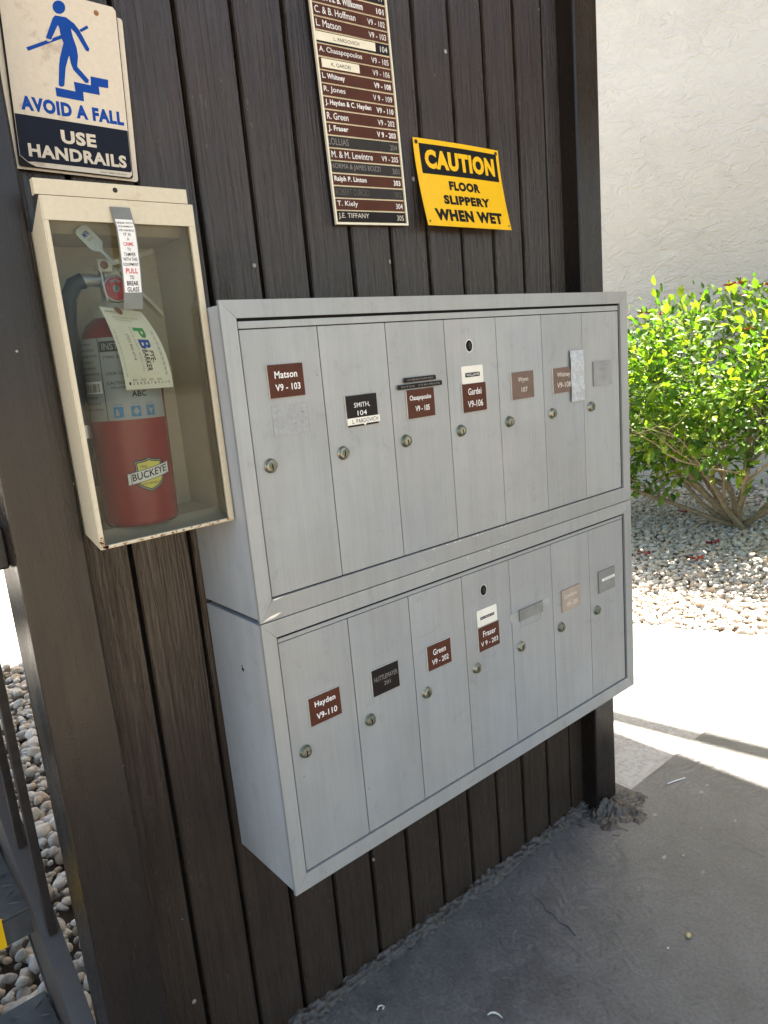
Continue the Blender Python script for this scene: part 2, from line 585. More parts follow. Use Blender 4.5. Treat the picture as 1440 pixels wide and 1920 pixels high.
def text_mesh(s, bold):
    k = (s, bold)
    if k in _tc:
        return _tc[k]
    cu = bpy.data.curves.new('lettering_outline', 'FONT')
    cu.body = s
    cu.offset = bold
    cu.resolution_u = 3
    cu.space_character = 1.0 + bold * 2
    o = bpy.data.objects.new('lettering_outline', cu)
    COL.objects.link(o)
    bpy.context.view_layer.update()
    me = bpy.data.meshes.new_from_object(o.evaluated_get(bpy.context.evaluated_depsgraph_get()))
    vs = [(v.co.x, v.co.y) for v in me.vertices]
    fs = []
    for p in me.polygons:
        f = list(p.vertices)
        if p.normal.z < 0:
            f.reverse()
        fs.append(tuple(f))
    bpy.data.objects.remove(o)
    bpy.data.curves.remove(cu)
    bpy.data.meshes.remove(me)
    _tc[k] = (vs, fs)
    return vs, fs


def plane(y):
    return lambda u, v, d: (u, y - d, v)


def rect(u0, u1, v0, v1):
    return [(u0, v0), (u1, v0), (u1, v1), (u0, v1)]


def rrect(u0, u1, v0, v1, r, n=4):
    out = []
    for cx, cy, a0 in ((u1 - r, v0 + r, -90), (u1 - r, v1 - r, 0), (u0 + r, v1 - r, 90), (u0 + r, v0 + r, 180)):
        for i in range(n + 1):
            a = R(a0 + 90 * i / n)
            out.append((cx + r * math.cos(a), cy + r * math.sin(a)))
    return out


def circ(cx, cy, rx, ry=None, n=24):
    ry = ry or rx
    return [(cx + rx * math.cos(2 * math.pi * i / n), cy + ry * math.sin(2 * math.pi * i / n)) for i in range(n)]


def tag(o, label=None, cat=None, group=None, kind=None):
    if label: o['label'] = label
    if cat: o['category'] = cat
    if group: o['group'] = group
    if kind: o['kind'] = kind
    return o


def thing(name, label, cat, loc=(0, 0, 0), rot=(0, 0, 0), group=None):
    e = bpy.data.objects.new(name, None)
    e.empty_display_size = 0.1
    e.location = loc
    e.rotation_euler = rot
    COL.objects.link(e)
    return tag(e, label, cat, group)


def copyobj(src, parent=None, loc=None):
    o = src.copy()
    COL.objects.link(o)
    if parent is not None:
        o.parent = parent
    if loc is not None:
        o.location = loc
    return o

# ------------------------------------------------------------------ setting: ground
mb = MB()
mb.box(-60, 60, -60, 60, -0.30, -0.06, M['pavement'])
tag(mb.build('ground'), kind='structure')
mb = MB()
mb.prism([(-2.2, -1.75), (4.6, -1.75), (4.6, -0.052), (1.13, -0.052), (1.08, 0.03), (-0.24, 0.03), (-0.24, -0.06), (-2.2, -0.06)], lambda u, v, d: (u, v, d), -0.12, 0.0, M['floor'])
floor = tag(mb.build('floor'), kind='structure')
# bare concrete beside the painted floor and round the gravel bed (edge of bed runs obliquely)
mb = MB()
mb.prism([(0.98, -0.049), (4.6, -0.049), (4.6, -4.2), (9.0, -4.2), (9.0, -8), (4.61, -8), (4.61, -4.2), (4.604, -4.2), (4.604, -0.051), (2.62, -0.051)][:0] or
         [(0.98, -0.049), (2.60, -0.049), (2.29, 0.75), (1.60, 2.65), (0.98, 2.65)], lambda u, v, d: (u, v, d), -0.12, -0.004, M['concrete'])
path = tag(mb.build('concrete_path'), kind='structure')
mb = MB()
mb.box(-8, 1.6, 2.655, 12, -0.12, -0.004, M['concrete'], 0.004)
tag(mb.build('concrete_yard'), kind='structure')

# ------------------------------------------------------------------ stones
def ico(sub):
    bm = bmesh.new()
    bmesh.ops.create_icosphere(bm, subdivisions=sub, radius=1)
    bm.verts.index_update()
    v = np.array([x.co[:] for x in bm.verts])
    f = np.array([[a.index for a in p.verts] for p in bm.faces])
    bm.free()
    return v, f


IV2, IF2 = ico(2)
IV1, IF1 = ico(3)


def stone_shapes(k, base=IV2):
    out = []
    for i in range(k):
        off = Vector((i * 7.3, 2.1, 5.5))
        v = base.copy()
        for j in range(len(v)):
            n = mnoise.noise(Vector(v[j]) * 1.1 + off)
            v[j] *= 1 + 0.30 * n
        v *= np.array([1.0, rng.uniform(0.62, 0.9), rng.uniform(0.45, 0.7)])
        out.append(v)
    return out


def rotz(n):
    a = rng.uniform(0, 6.283, n)
    b = rng.normal(0, 0.28, n)
    c = rng.normal(0, 0.28, n)
    ms = np.empty((n, 3, 3))
    for i in range(n):
        ca, sa, cb, sb, cc, sc = math.cos(a[i]), math.sin(a[i]), math.cos(b[i]), math.sin(b[i]), math.cos(c[i]), math.sin(c[i])
        A = np.array([[ca, -sa, 0], [sa, ca, 0], [0, 0, 1]])
        B = np.array([[1, 0, 0], [0, cb, -sb], [0, sb, cb]])
        C_ = np.array([[cc, 0, sc], [0, 1, 0], [-sc, 0, cc]])
        ms[i] = A @ B @ C_
    return ms


def stones_mesh(name, pts, sizes, shapes, F, mat):
    n = len(pts)
    ms = rotz(n)
    nv = len(shapes[0])
    V = np.empty((n * nv, 3))
    for i in range(n):
        V[i * nv:(i + 1) * nv] = (shapes[i % len(shapes)] * sizes[i]) @ ms[i].T + pts[i]
    FF = (np.arange(n)[:, None, None] * nv + F[None]).reshape(-1, 3)
    me = bpy.data.meshes.new(name)
    me.vertices.add(len(V))
    me.vertices.foreach_set('co', V.ravel())
    me.loops.add(FF.size)
    me.loops.foreach_set('vertex_index', FF.ravel().astype(np.int32))
    me.polygons.add(len(FF))
    me.polygons.foreach_set('loop_start', np.arange(0, FF.size, 3, dtype=np.int32))
    me.polygons.foreach_set('use_smooth', np.ones(len(FF), dtype=bool))
    me.update(calc_edges=True)
    me.materials.append(mat)
    o = bpy.data.objects.new(name, me)
    COL.objects.link(o)
    return o


SH = stone_shapes(14)
# bed on the right, in front of the stucco wall
WDIR = np.array([0.33, -0.944])          # direction of the wall and of the bed's edge
WN = np.array([-0.944, -0.33])           # towards the camera


def edge_x(y):
    return 2.60 - (y + 0.05) * 0.39


pts, sizes = [], []
def in_view(x, y, m):
    return -1.13 + .41 * (x + .53) - m < y < -1.13 + .63 * (x + .53) + m


for layer, (cell, smin, smax) in enumerate(((0.026, 0.010, 0.0195), (0.034, 0.009, 0.023), (0.06, 0.020, 0.036))):
    for gx in np.arange(1.4, 6.3, cell):
        for gy in np.arange(-2.6, 3.6, cell):
            x = gx + rng.uniform(-.5, .5) * cell * 1.1
            y = gy + rng.uniform(-.5, .5) * cell * 1.1
            if x < edge_x(y) - 0.02 + rng.normal(0, 0.05):
                continue
            wx = 5.4 - (y - 2.5) * 0.35
            if x > wx - 0.02 or x > 4.9 and rng.random() < .5:
                continue
            if y < -0.06 and x < 4.65:
                continue
            near_ = in_view(x, y, .45)
            if near_ == (layer == 2):
                continue
            if layer == 1 and rng.random() < .45:
                continue
            if layer == 1 and rng.random() < .04:
                sz = rng.uniform(.022, .03)
            else:
                sz = rng.uniform(smin, smax)
            pts.append((x, y, -0.018 + min(layer, 1) * 0.010 + rng.uniform(-.006, .006)))
            sizes.append(sz)
pts = np.array(pts)
g = stones_mesh('gravel', pts, sizes, SH, IF2, M['stone'])
tag(g, 'pale river gravel around the foot of the flowering shrub', 'gravel', kind='stuff')

# bed on the left, behind the plank wall: the visible stones singly, the rest joined
mb = MB()
mb.box(-1.7, 0.97, 0.06, 2.65, -0.12, -0.035, M['soil'])
bed = tag(mb.build('gravel_bed'), kind='structure')
big = [None] * 10
SHB = stone_shapes(10, IV1)
for i in range(10):
    me = bpy.data.meshes.new('stone')
    me.from_pydata([tuple(v) for v in SHB[i]], [], [tuple(int(q) for q in f) for f in IF1])
    me.polygons.foreach_set('use_smooth', [True] * len(IF1))
    me.materials.append(M['stone'])
    big[i] = me
rest, rs = [], []
nind = 0
cell = 0.036
for layer in range(2):
    for gy in np.arange(0.08, 2.66, cell):
        for gx in np.arange(-1.3, 0.7, cell):
            x = gx + rng.uniform(-.5, .5) * cell
            y = gy + rng.uniform(-.5, .5) * cell
            if layer == 1 and rng.random() < 0.25:
                continue
            z = -0.015 + layer * 0.020 + rng.uniform(-.006, .01)
            s = rng.uniform(0.009, 0.021) if rng.random() < 0.8 else rng.uniform(0.021, 0.031)
            xs = -0.235 + (y - 0.5) * 0.155
            if abs(x - xs) < 0.10 and y > 0.25 and nind < 298 and layer == 1:
                o = bpy.data.objects.new('stone', big[rng.integers(10)])
                COL.objects.link(o)
                o.parent = bed
                o.location = (x, y, z)
                o.rotation_euler = (rng.normal(0, .3), rng.normal(0, .3), rng.uniform(0, 6.28))
                o.scale = (s, s, s)
                nind += 1
            else:
                rest.append((x, y, z))
                rs.append(s)
rg = stones_mesh('loose_stones', np.array(rest), rs, SH, IF2, M['stone'])
rg.parent = bed
rg['kind'] = 'stuff'

# ------------------------------------------------------------------ stucco building wall
mb = MB()
a = np.array([5.4, 2.5])
p0 = a - WDIR * 6.0
p1 = a + WDIR * 8.0
nrm = WN


def wallmap(u, v, d):
    q = p0 + (p1 - p0) * u
    return (q[0] + nrm[0] * d, q[1] + nrm[1] * d, v)


mb.prism(rect(0, 1, -0.1, 4.56), wallmap, -0.3, 0.0, M['stucco'])
e = thing('stucco_building', 'tall off-white building wall with rough trowelled stucco behind the shrub', 'building', (0, 0, 0))
mb.build('stucco_wall', e)
mb = MB()
mb.prism(rect(0, 1, 4.562, 4.62), wallmap, -0.36, 0.05, M['soffit'])
mb.build('coping', e)

# ------------------------------------------------------------------ roof over the walkway (casts the shade)
HR = 3.2
e = thing('walkway_roof', 'flat roof over the walkway and the mailbox wall', 'roof', (0, 0, HR))
mb = MB()
mb.box(-1.15, 2.84, -1.2, 3.19, 0.0, 0.22, M['soffit'])
mb.build('ceiling', e)
mb = MB()
p0_, p1_ = Vector((2.835, 1.46, 0.07)), Vector((3.30, -1.15, 0.07))
dd_ = (p1_ - p0_).normalized()
sd_ = Vector((-dd_.y, dd_.x, 0)) * 0.021
vs = [p + sd_ * s_ + Vector((0, 0, z_)) for p in (p0_, p1_) for s_ in (-1, 1) for z_ in (-.04, .04)]
mb.add(vs, [(0, 1, 3, 2), (4, 6, 7, 5), (0, 4, 5, 1), (2, 3, 7, 6), (0, 2, 6, 4), (1, 5, 7, 3)], M['soffit'])
mb.build('outrigger_rail', e)
mb = MB()
mb.box(2.842, 3.30, -1.19, -1.155, 0.04, 0.10, M['soffit'])
mb.build('bracket', e)
# unseen open roof on legs, added for the glossy paint to mirror
e = thing('reflection_roof', 'unseen brown flat roof on legs, added for the glossy paint to mirror', 'reflection_roof', (4.25, -2.95, 0))
mb = MB()
mb.box(-1.6, 1.65, -2.3, 2.3, 3.05, 3.18, M['soffit'])
mb.build('roof', e)
for px_ in (-1.4, 1.5):
    for py_ in (-2.1, 2.1):
        mb = MB()
        mb.box(px_ - .08, px_ + .08, py_ - .08, py_ + .08, -0.06, 3.049, M['post'])
        mb.build('leg', e)

# ------------------------------------------------------------------ plank wall
WALL_TOP = HR - 0.002
G0, GB = 0.0629, 0.1004
pw = thing('plank_wall', 'dark brown wall of upright painted planks carrying the mailboxes and signs', 'wall', (0, 0, 0))
mb = MB()
w = GB - 0.0085
bm = bmesh.new()
bmesh.ops.create_cube(bm, size=1)
for v in bm.verts:
    v.co = (v.co.x * w, 0.009 + v.co.y * 0.018, 0.012 + (v.co.z + .5) * (WALL_TOP - 0.012))
bmesh.ops.bevel(bm, geom=[e_ for e_ in bm.edges if abs(e_.verts[0].co.z - e_.verts[1].co.z) > 1], offset=0.0018, segments=2, affect='EDGES')
mb.bm(bm, M['plank'])
proto = None
for i in range(-3, 9):
    xc = G0 + (i + .5) * GB
    if proto is None:
        proto = mb.build('plank', pw)
        o = proto
    else:
        o = copyobj(proto, pw)
    o.location = (xc, random.uniform(-.0012, .0012), 0)
mb = MB()
x0 = G0 + 9 * GB + .004
mb.box(x0, 1.034, 0.0, 0.018, 0.012, WALL_TOP, M['plank'], 0.0018)
mb.build('plank', pw)
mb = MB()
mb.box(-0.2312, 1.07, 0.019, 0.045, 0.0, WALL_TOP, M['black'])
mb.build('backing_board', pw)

# mortar bead at the foot of the planks
mb = MB()
nu, nv = 420, 10
vs = []
for i in range(nu + 1):
    x = -0.22 + (1.06 + 0.22) * i / nu
    for j in range(nv + 1):
        a_ = math.pi / 2 * j / nv
        rr = 0.018 + 0.014 * mnoise.noise(Vector((x * 9, 0, 3))) + 0.011 * mnoise.noise(Vector((x * 38, j * .5, 1))) + 0.008 * mnoise.noise(Vector((x * 95, j * .9, 7)))
        rr = max(rr, 0.006)
        vs.append((x, -rr * 1.25 * math.cos(a_) + 0.002, rr * 1.0 * math.sin(a_)))
fs = [(i * (nv + 1) + j, (i + 1) * (nv + 1) + j, (i + 1) * (nv + 1) + j + 1, i * (nv + 1) + j + 1) for i in range(nu) for j in range(nv)]
mb.add(vs, fs, M['sealant'], True)
mb.build('mortar_bead', pw)

# posts
def post(label, x0, x1, y0, y1):
    e = thing('timber_post', label, 'post', ((x0 + x1) / 2, (y0 + y1) / 2, 0))
    hx, hy = (x1 - x0) / 2, (y1 - y0) / 2
    mb = MB()
    mb.box(-hx, hx, -hy, hy, 0.0, WALL_TOP, M['post'], 0.004, 2)
    mb.build('shaft', e)
    return e


lp = post('dark brown timber post left of the extinguisher cabinet beside the stair', -0.322, -0.2315, -0.100, -0.001)
rp = post('dark brown timber post at the far right end of the plank wall', 1.021, 1.112, -0.048, 0.045)
# bruised knot, metal clip and scraped paint on the left post
mb = MB()
mb.lathe([(0.013, 0.0), (0.012, 0.001), (0.006, 0.0006), (0.0035, -0.001), (0.0, -0.001)], (-0.005, -0.0468, 1.208), M['post'], 20, 'y')
mb.build('knot', lp)
mb = MB()
mb.prism([(0.031, 1.508), (0.040, 1.513), (0.0450, 1.500), (0.0450, 1.450), (0.040, 1.446), (0.036, 1.458), (0.033, 1.480)], plane(-0.047), 0, 0.0006, M['stringer'])
mb.build('old_filler_patch', lp)
mb = MB()
for k in range(46):
    z = random.uniform(0.9, 1.42) if k < 38 else random.uniform(1.42, 1.6)
    s = random.uniform(0.001, 0.0028)
    mb.prism([(0.0405 + random.uniform(-.002, .002), z), (0.0405 + s * .8, z - s), (0.041 + s * .9, z + s * 1.6)], plane(-0.0472), 0, 0.0004, M['edge'])
mb.build('paint_chips', lp)['kind'] = 'stuff'
# lump of mortar at the foot of the right post
mb = MB()
nu, nv = 90, 90
vs = []
for i in range(nu + 1):
    for j in range(nv + 1):
        u, v = -1 + 2 * i / nu, -1 + 2 * j / nv
        x, y = 1.06 + u * 0.125, -0.062 + v * 0.10
        rr = math.sqrt((u * 0.95) ** 2 + v ** 2) + 0.42 * mnoise.noise(Vector((x * 16, y * 16, 11))) + 0.25 * mnoise.noise(Vector((x * 45, y * 45, 5)))
        h = max(0.0, 1 - rr) ** 1.15 if max(abs(u), abs(v)) < .97 else 0.0
        n = 0.5 + mnoise.noise(Vector((x * 30, y * 30, 2))) + 0.6 * mnoise.noise(Vector((x * 75, y * 120, 4))) + .35 * mnoise.noise(Vector((x * 190, y * 190, 8)))
        vs.append((x, y, -0.003 + h * (0.014 + 0.026 * n)))
fs = [(i * (nv + 1) + j, (i + 1) * (nv + 1) + j, (i + 1) * (nv + 1) + j + 1, i * (nv + 1) + j + 1) for i in range(nu) for j in range(nv)]
mb.add(vs, fs, M['sealant'], True)
o = mb.build('mortar_lump', rp)
o.location = (-rp.location.x, -rp.location.y, 0)

# ------------------------------------------------------------------ mailboxes
D = 0.1826
P = 0.1365
XL, XR = -0.0271, 0.9883
TRIM_L, TRIM_R = -0.0022, 0.9597


def mitre(mb, poly, m, y0, y1):
    mb.prism(poly, plane(0), -y0, -y1, m)


def lock_mesh():
    mb = MB()
    mb.lathe([(0.0112, 0.0), (0.0109, 0.0012), (0.0096, 0.0016), (0.0094, 0.0056), (0.0086, 0.0066), (0.0, 0.0066)], (0, 0, 0), M['lock'], 28, 'y')
    f = plane(-0.0066)
    mb.flat(circ(0, 0.0005, 0.0060, n=20), f, 0.0001, M['lock_green'])
    mb.flat([(-0.0010, -0.0066), (0.0010, -0.0066), (0.0013, 0.002), (0, 0.0034), (-0.0013, 0.002)], f, 0.0002, M['ink'])
    return mb


lockA = lock_mesh().build('lock')
LOCK_ME = lockA.data
LOCK_G = LOCK_ME.copy()
LOCK_G.materials[0] = M['lock_green']
LOCK_G.materials[1] = M['lock']
bpy.data.objects.remove(lockA)


def plate(x0, x1, z0, z1, m, lines=(), ink=None, thick=0.003, edge=True, bold=0.012):
    mb = MB()
    f = plane(-D - 0.0004)
    mb.prism(rect(x0, x1, z0, z1), f, 0, thick, m, M['edge'] if edge else m)
    for s, fx0, fx1, fz0, fz1 in lines:
        w_, h_ = x1 - x0, z1 - z0
        mb.text(s, (x0 + fx0 * w_, x0 + fx1 * w_, z0 + fz0 * h_, z0 + fz1 * h_), f, thick + 0.0002, ink or M['white'], bold)
    return mb


def two(a, b, ax=(.22, .80), bx_=(.20, .86), bold=0.012):
    return [(a, ax[0], ax[1], .60, .82), (b, bx_[0], bx_[1], .17, .39)]


def sticker(x0, x1, z0, z1, label_txt, lx0, lx1, lz0, lz1):
    mb = MB()
    f = plane(-D - 0.0004)
    mb.prism(rrect(x0, x1, z0, z1, 0.003), f, 0, 0.0008, M['paper'])
    mb.prism(rect(lx0, lx1, lz0, lz1), f, 0.0009, 0.0014, M['blackplate'])
    mb.text(label_txt, (lx0 + .002, lx1 - .002, lz0 + .0015, lz1 - .0015), f, 0.0016, M['white'], 0.0)
    return mb


def tape_label(x0, x1, z0, z1, s, tilt=0.0):
    mb = MB()
    f = lambda u, v, d: (u, -D - 0.0004 - d, v + tilt * (u - x0))
    mb.prism(rect(x0, x1, z0, z1), f, 0.0031, 0.0037, M['blackplate'])
    mb.text(s, (x0 + .008, x1 - .006, z0 + .0025, z1 - .0025), f, 0.0039, M['greyprint'], 0.0)
    return mb


def mailbox(label, ztop, zbot, dtop, dbot, slot_top, lock_z, lower):
    e = thing('mailbox_cabinet', label, 'mailbox', (0, 0, 0), (0, 0, 0), 'wall mailbox cabinets')
    # housing: thin metal shell set 3 mm inside the face frame
    mb = MB()
    zt, zb = ztop - (0.0045 if lower else 0.006), zbot + (0.002 if lower else 0.0035)
    mb.box(XL + 0.0025, XR - 0.0025, -D + 0.0005, -0.0005, zb, zt, M['housing'], 0.002, 2)
    mb.build('housing', e)
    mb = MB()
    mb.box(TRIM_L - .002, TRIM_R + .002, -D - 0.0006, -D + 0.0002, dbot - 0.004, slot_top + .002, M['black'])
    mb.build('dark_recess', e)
    yb, yf = -D - 0.0008, -D - 0.0062
    it, ib = slot_top, dbot - 0.0016
    ot, ob = ztop - (0.0007 if lower else 0), zbot + (0 if lower else 0.0007)
    for nm, poly, m in (('face_frame_top', [(TRIM_L, it), (TRIM_R, it), (XR, ot), (XL, ot)], M['trim_h']),
                        ('face_frame_bottom', [(XL, ob), (XR, ob), (TRIM_R, ib), (TRIM_L, ib)], M['trim_h']),
                        ('face_frame_side', [(XL, ob), (TRIM_L, ib), (TRIM_L, it), (XL, ot)], M['trim_v']),
                        ('face_frame_side', [(TRIM_R, ib), (XR, ob), (XR, ot), (TRIM_R, it)], M['trim_v'])):
        mb = MB()
        c = np.array(poly).mean(0)
        poly = [(c[0] + (a - c[0]) * (1 - 0.0002 / max(abs(a - c[0]), .01)), c[1] + (b - c[1]) * (1 - 0.0002 / max(abs(b - c[1]), .01))) for a, b in poly]
        mitre(mb, poly, m, yb, yf)
        mb.build(nm, e)
    mb = MB()
    mb.box(0.0002, 7 * P - 0.0006, -D - 0.0035, -D - 0.0008, dtop + 0.0014, slot_top - 0.0042, M['trim_h'], 0.0006)
    mb.build('header_bar', e)
    doors = []
    mb = MB()
    mb.box(0.0007, P - 0.0007, -D - 0.0030, -D - 0.0006, dbot, dtop, M['door'], 0.0007)
    d0 = None
    for i in range(7):
        if d0 is None:
            d0 = mb.build('door', e)
            o = d0
        else:
            o = copyobj(d0, e)
        o.location = (i * P, 0, 0)
        doors.append(o)
        lk = bpy.data.objects.new('lock', LOCK_G if (i in (2, 3, 4)) != lower else LOCK_ME)
        COL.objects.link(lk)
        lk.parent = o
        lk.location = (0.0255 - i * 0.0003, -D - 0.0030, lock_z + random.uniform(-.0006, .0006))
        lk.rotation_euler = (0, R(random.uniform(-9, 9)), 0)
    return e, doors


def hang(mb, door, i, name='name_plate'):
    o = mb.build(name, door)
    o.location = (-i * P, -0.0028, 0)
    return o


def hole(door, i, x, z):
    mb = MB()
    f = plane(-D - 0.0004)
    mb.flat(circ(x, z, 0.0098, 0.0118, 28), f, 0.0002, M['scuff'])
    mb.flat(circ(x, z, 0.0085, 0.0105, 28), f, 0.0004, M['black'])
    mb.prism(circ(x + .0012, z, 0.0038, 0.0062, 16), f, 0.0005, 0.0015, M['greystrip'])
    return hang(mb, door, i, 'keyhole')


up, ud = mailbox('upper grey aluminium mailbox cabinet of seven doors, directly under the signs', 1.4023, 0.9252, 1.3608, 0.9607, 1.3768, 1.161, False)
lo, ld = mailbox('lower grey aluminium mailbox cabinet of seven doors, hung below the other near the floor', 0.9252, 0.4489, 0.8845, 0.4796, 0.8968, 0.690, True)

# upper plates
hang(plate(0.0377, 0.1000, 1.2598, 1.3084, M['brown'], [('Matson', .18, .82, .58, .80), ('V9 - 103', .17, .88, .20, .41)], bold=0.018), ud[0], 0)
mb = MB()
f = plane(-D - 0.0004)
mb.prism(rect(0.0389, 0.1024, 1.2030, 1.2490), f, 0, 0.0002, M['residue'])
for k in range(46):
    a_, r_ = random.uniform(0, 6.28), random.uniform(0.3, 1) ** .6
    x, z = 0.0715 + math.cos(a_) * .025 * r_, 1.228 + math.sin(a_) * .018 * r_
    mb.prism(circ(x, z, random.uniform(.001, .003), random.uniform(.0004, .0012), 7), f, 0.0002, 0.0005, M['door'])
for r_ in (rect(0.0389, 0.1024, 1.2026, 1.2031), rect(0.1022, 0.1027, 1.2030, 1.2350), rect(0.0386, 0.0390, 1.2030, 1.2200)):
    mb.prism(r_, f, 0, 0.0004, M['smudge'])
hang(mb, ud[0], 0, 'glue_patch')
mb = plate(0.1747, 0.2390, 1.1995, 1.2495, M['blackplate'], [('SMITH,', .25, .76, .58, .76), ('104', .34, .64, .34, .50)], bold=0.004)
f = plane(-D - 0.0004)
mb.prism([(0.1745, 1.2025), (0.2070, 1.2025), (0.2100, 1.1992), (0.2130, 1.2025), (0.2420, 1.2025), (0.2420, 1.2135), (0.1745, 1.2135)], f, 0.0031, 0.0037, M['paper'])
mb.text('L. PARDOVICH', (0.184, 0.238, 1.2045, 1.2113), f, 0.0039, M['ink'], 0.0)
hang(mb, ud[1], 1)
hang(plate(0.3057, 0.3702, 1.1975, 1.2465, M['brown'], [('Chasapopoulos', .10, .88, .58, .80), ('V9 - 105', .28, .80, .22, .42)], bold=0.018), ud[2], 2)
hang(tape_label(0.3017, 0.3771, 1.2595, 1.2675, 'CHRISTOPHER'), ud[2], 2, 'embossed_label')
hang(tape_label(0.2864, 0.3913, 1.2488, 1.2568, 'RITSA  STAVROS'), ud[2], 2, 'embossed_label')
hang(plate(0.4419, 0.5055, 1.1925, 1.2440, M['brown'], [('Gardei', .24, .80, .60, .84), ('V9-106', .20, .84, .16, .40)], bold=0.012), ud[3], 3)
hang(sticker(0.4452, 0.5027, 1.2443, 1.2764, 'WILLIAMS', 0.4545, 0.4929, 1.2562, 1.2640), ud[3], 3, 'paper_sticker')
hole(ud[3], 3, 0.4702, 1.3122)
hang(plate(0.5804, 0.6471, 1.2018, 1.2545, M['brown_faded'], [('Wynn', .28, .74, .58, .80), ('107', .42, .70, .24, .42)], M['edge'], bold=0.004), ud[4], 4)
hang(plate(0.7108, 0.7760, 1.2012, 1.2525, M['brown_faded'], [('Whitney', .20, .88, .58, .82), ('V9-108', .18, .90, .20, .42)], M['edge'], bold=0.004), ud[5], 5)
mb = MB()
f = lambda u, v, d: (u, -D - 0.0004 - d - 0.0012 * math.sin((v - 1.178) * 60) ** 2, v)
mb.grid(0.7690, 0.8148, 1.1785, 1.2850, 4, 24, f, 0.0042, M['foil'])
mb.grid(0.8148, 0.7690, 1.1785, 1.2850, 4, 24, f, 0.0036, M['foil'])
hang(mb, ud[5], 5, 'foil_tape')
hang(plate(0.8533, 0.9210, 1.2031, 1.2563, M['silverplate'], [('Hall', .3, .6, .6, .76), ('109', .40, .70, .24, .40)], M['greyplate'], edge=False, bold=0.0), ud[6], 6)
# lower plates
hang(plate(0.0403, 0.1031, 0.7274, 0.7762, M['brown'], [('Hayden', .18, .84, .56, .82), ('V9-110', .20, .86, .16, .38)], bold=0.02), ld[0], 0)
hang(plate(0.1725, 0.2335, 0.7288, 0.7775, M['blackplate'], [('HUTTLEMAYER', .08, .95, .52, .70), ('201', .42, .66, .28, .43)], M['greyprint'], bold=0.0), ld[1], 1)
hang(plate(0.3048, 0.3653, 0.7294, 0.7777, M['brown'], [('Green', .24, .78, .56, .80), ('V9 - 202', .17, .88, .18, .40)], bold=0.01), ld[2], 2)
hang(plate(0.4423, 0.5028, 0.7206, 0.7704, M['brown'], [('Fraser', .22, .84, .56, .80), ('V 9 - 203', .10, .92, .18, .38)], bold=0.01), ld[3], 3)
hang(sticker(0.4441, 0.5017, 0.7712, 0.8050, 'ROBERTS', 0.4528, 0.4932, 0.7848, 0.7900), ld[3], 3, 'paper_sticker')
hole(ld[3], 3, 0.4674, 0.8426)
mb = plate(0.5675, 0.6433, 0.7471, 0.7704, M['greyplate'], (), edge=False, thick=0.004)
f = plane(-D - 0.0004)
mb.prism(rect(0.5405, 0.5673, 0.7500, 0.7690), f, 0.0, 0.0006, M['tape'])
mb.prism(rect(0.6436, 0.6685, 0.7530, 0.7710), f, 0.0, 0.0006, M['tape'])
for r_ in (rect(0.5731, 0.6399, 0.7302, 0.7312), rect(0.5731, 0.5739, 0.7312, 0.7469), rect(0.6391, 0.6399, 0.7312, 0.7469)):
    mb.prism(r_, f, 0, 0.0003, M['smudge'])
hang(mb, ld[4], 4, 'taped_blank_plate')
hang(plate(0.7112, 0.7777, 0.7230, 0.7722, M['tan'], [('Lewintre', .14, .80, .60, .80), ('V9 - 205', .24, .84, .18, .38)], M['edge'], edge=False, bold=0.0), ld[5], 5)
mb = plate(0.8506, 0.9154, 0.7275, 0.7788, M['greyplate'], [('202', .42, .66, .34, .46)], M['smudge'], edge=False)
f = plane(-D - 0.0004)
mb.prism(rect(0.8622, 0.9131, 0.7538, 0.7602), f, 0.0031, 0.0037, M['white'])
mb.text('BOZZI', (0.872, 0.905, 0.7552, 0.7590), f, 0.0039, M['greyprint'], 0.0)
hang(mb, ld[6], 6)
# scratches / pencil marks and scuffs
mb = MB()
f = plane(-D - 0.0032)
for pts_ in ([(0.286, .800), (0.30, .8005), (0.318, .802), (0.336, .8045)], [(0.334, .8035), (0.337, .809), (0.340, .804), (0.344, .810), (0.347, .803)], [(0.352, .786), (0.358, .790)]):
    for q in range(len(pts_) - 1):
        (a0, b0), (a1, b1) = pts_[q], pts_[q + 1]
        mb.prism([(a0, b0 - .0003), (a1, b1 - .0003), (a1, b1 + .0003), (a0, b0 + .0003)], f, 0, 0.0001, M['smudge'])
o = mb.build('pencil_marks', ld[2])
o.location = (-2 * P, 0, 0)
mb = MB()
f = plane(-D - 0.0063)
mb.flat([(-0.024, .9278), (0.000, .9300), (0.012, .9345), (0.004, .9350), (-0.008, .9335), (-0.018, .930)], f, 0.0001, M['scuff'])
mb.flat([(0.001, .9560), (0.016, .9578), (0.022, .9586), (0.006, .9585), (0.001, .9580)], f, 0.0001, M['scuff'])
for k in range(9):
    x = random.uniform(.33, .72)
    mb.flat([(x, .9560 + random.uniform(0, .002)), (x + random.uniform(.004, .012), .9565), (x + .006, .9585)], f, 0.0001, M['scuff'])
mb.build('scuffs', up)['kind'] = 'stuff'
mb = MB()
f = plane(-D - 0.0063)
for k in range(8):
    x = random.uniform(.30, .66)
    z = random.uniform(.910, .921)
    mb.flat([(x, z), (x + random.uniform(.003, .010), z + .0003), (x + .004, z + .0016)], f, 0.0001, M['scuff'])
mb.flat([(-0.024, .545), (-0.014, .552), (-0.010, .556), (-0.018, .551)], f, 0.0001, M['smudge'])
mb.build('scuffs', lo)['kind'] = 'stuff'
mb = MB()
mb.tube([(XL + .003, -0.105, .828), (XL + .0022, -0.105, .828)], 0.0035, M['black'], 12)
mb.tube([(XL + .003, -0.1035, .8335), (XL + .0022, -0.1035, .8335)], 0.0018, M['black'], 10)
mb.build('screw_hole', lo)

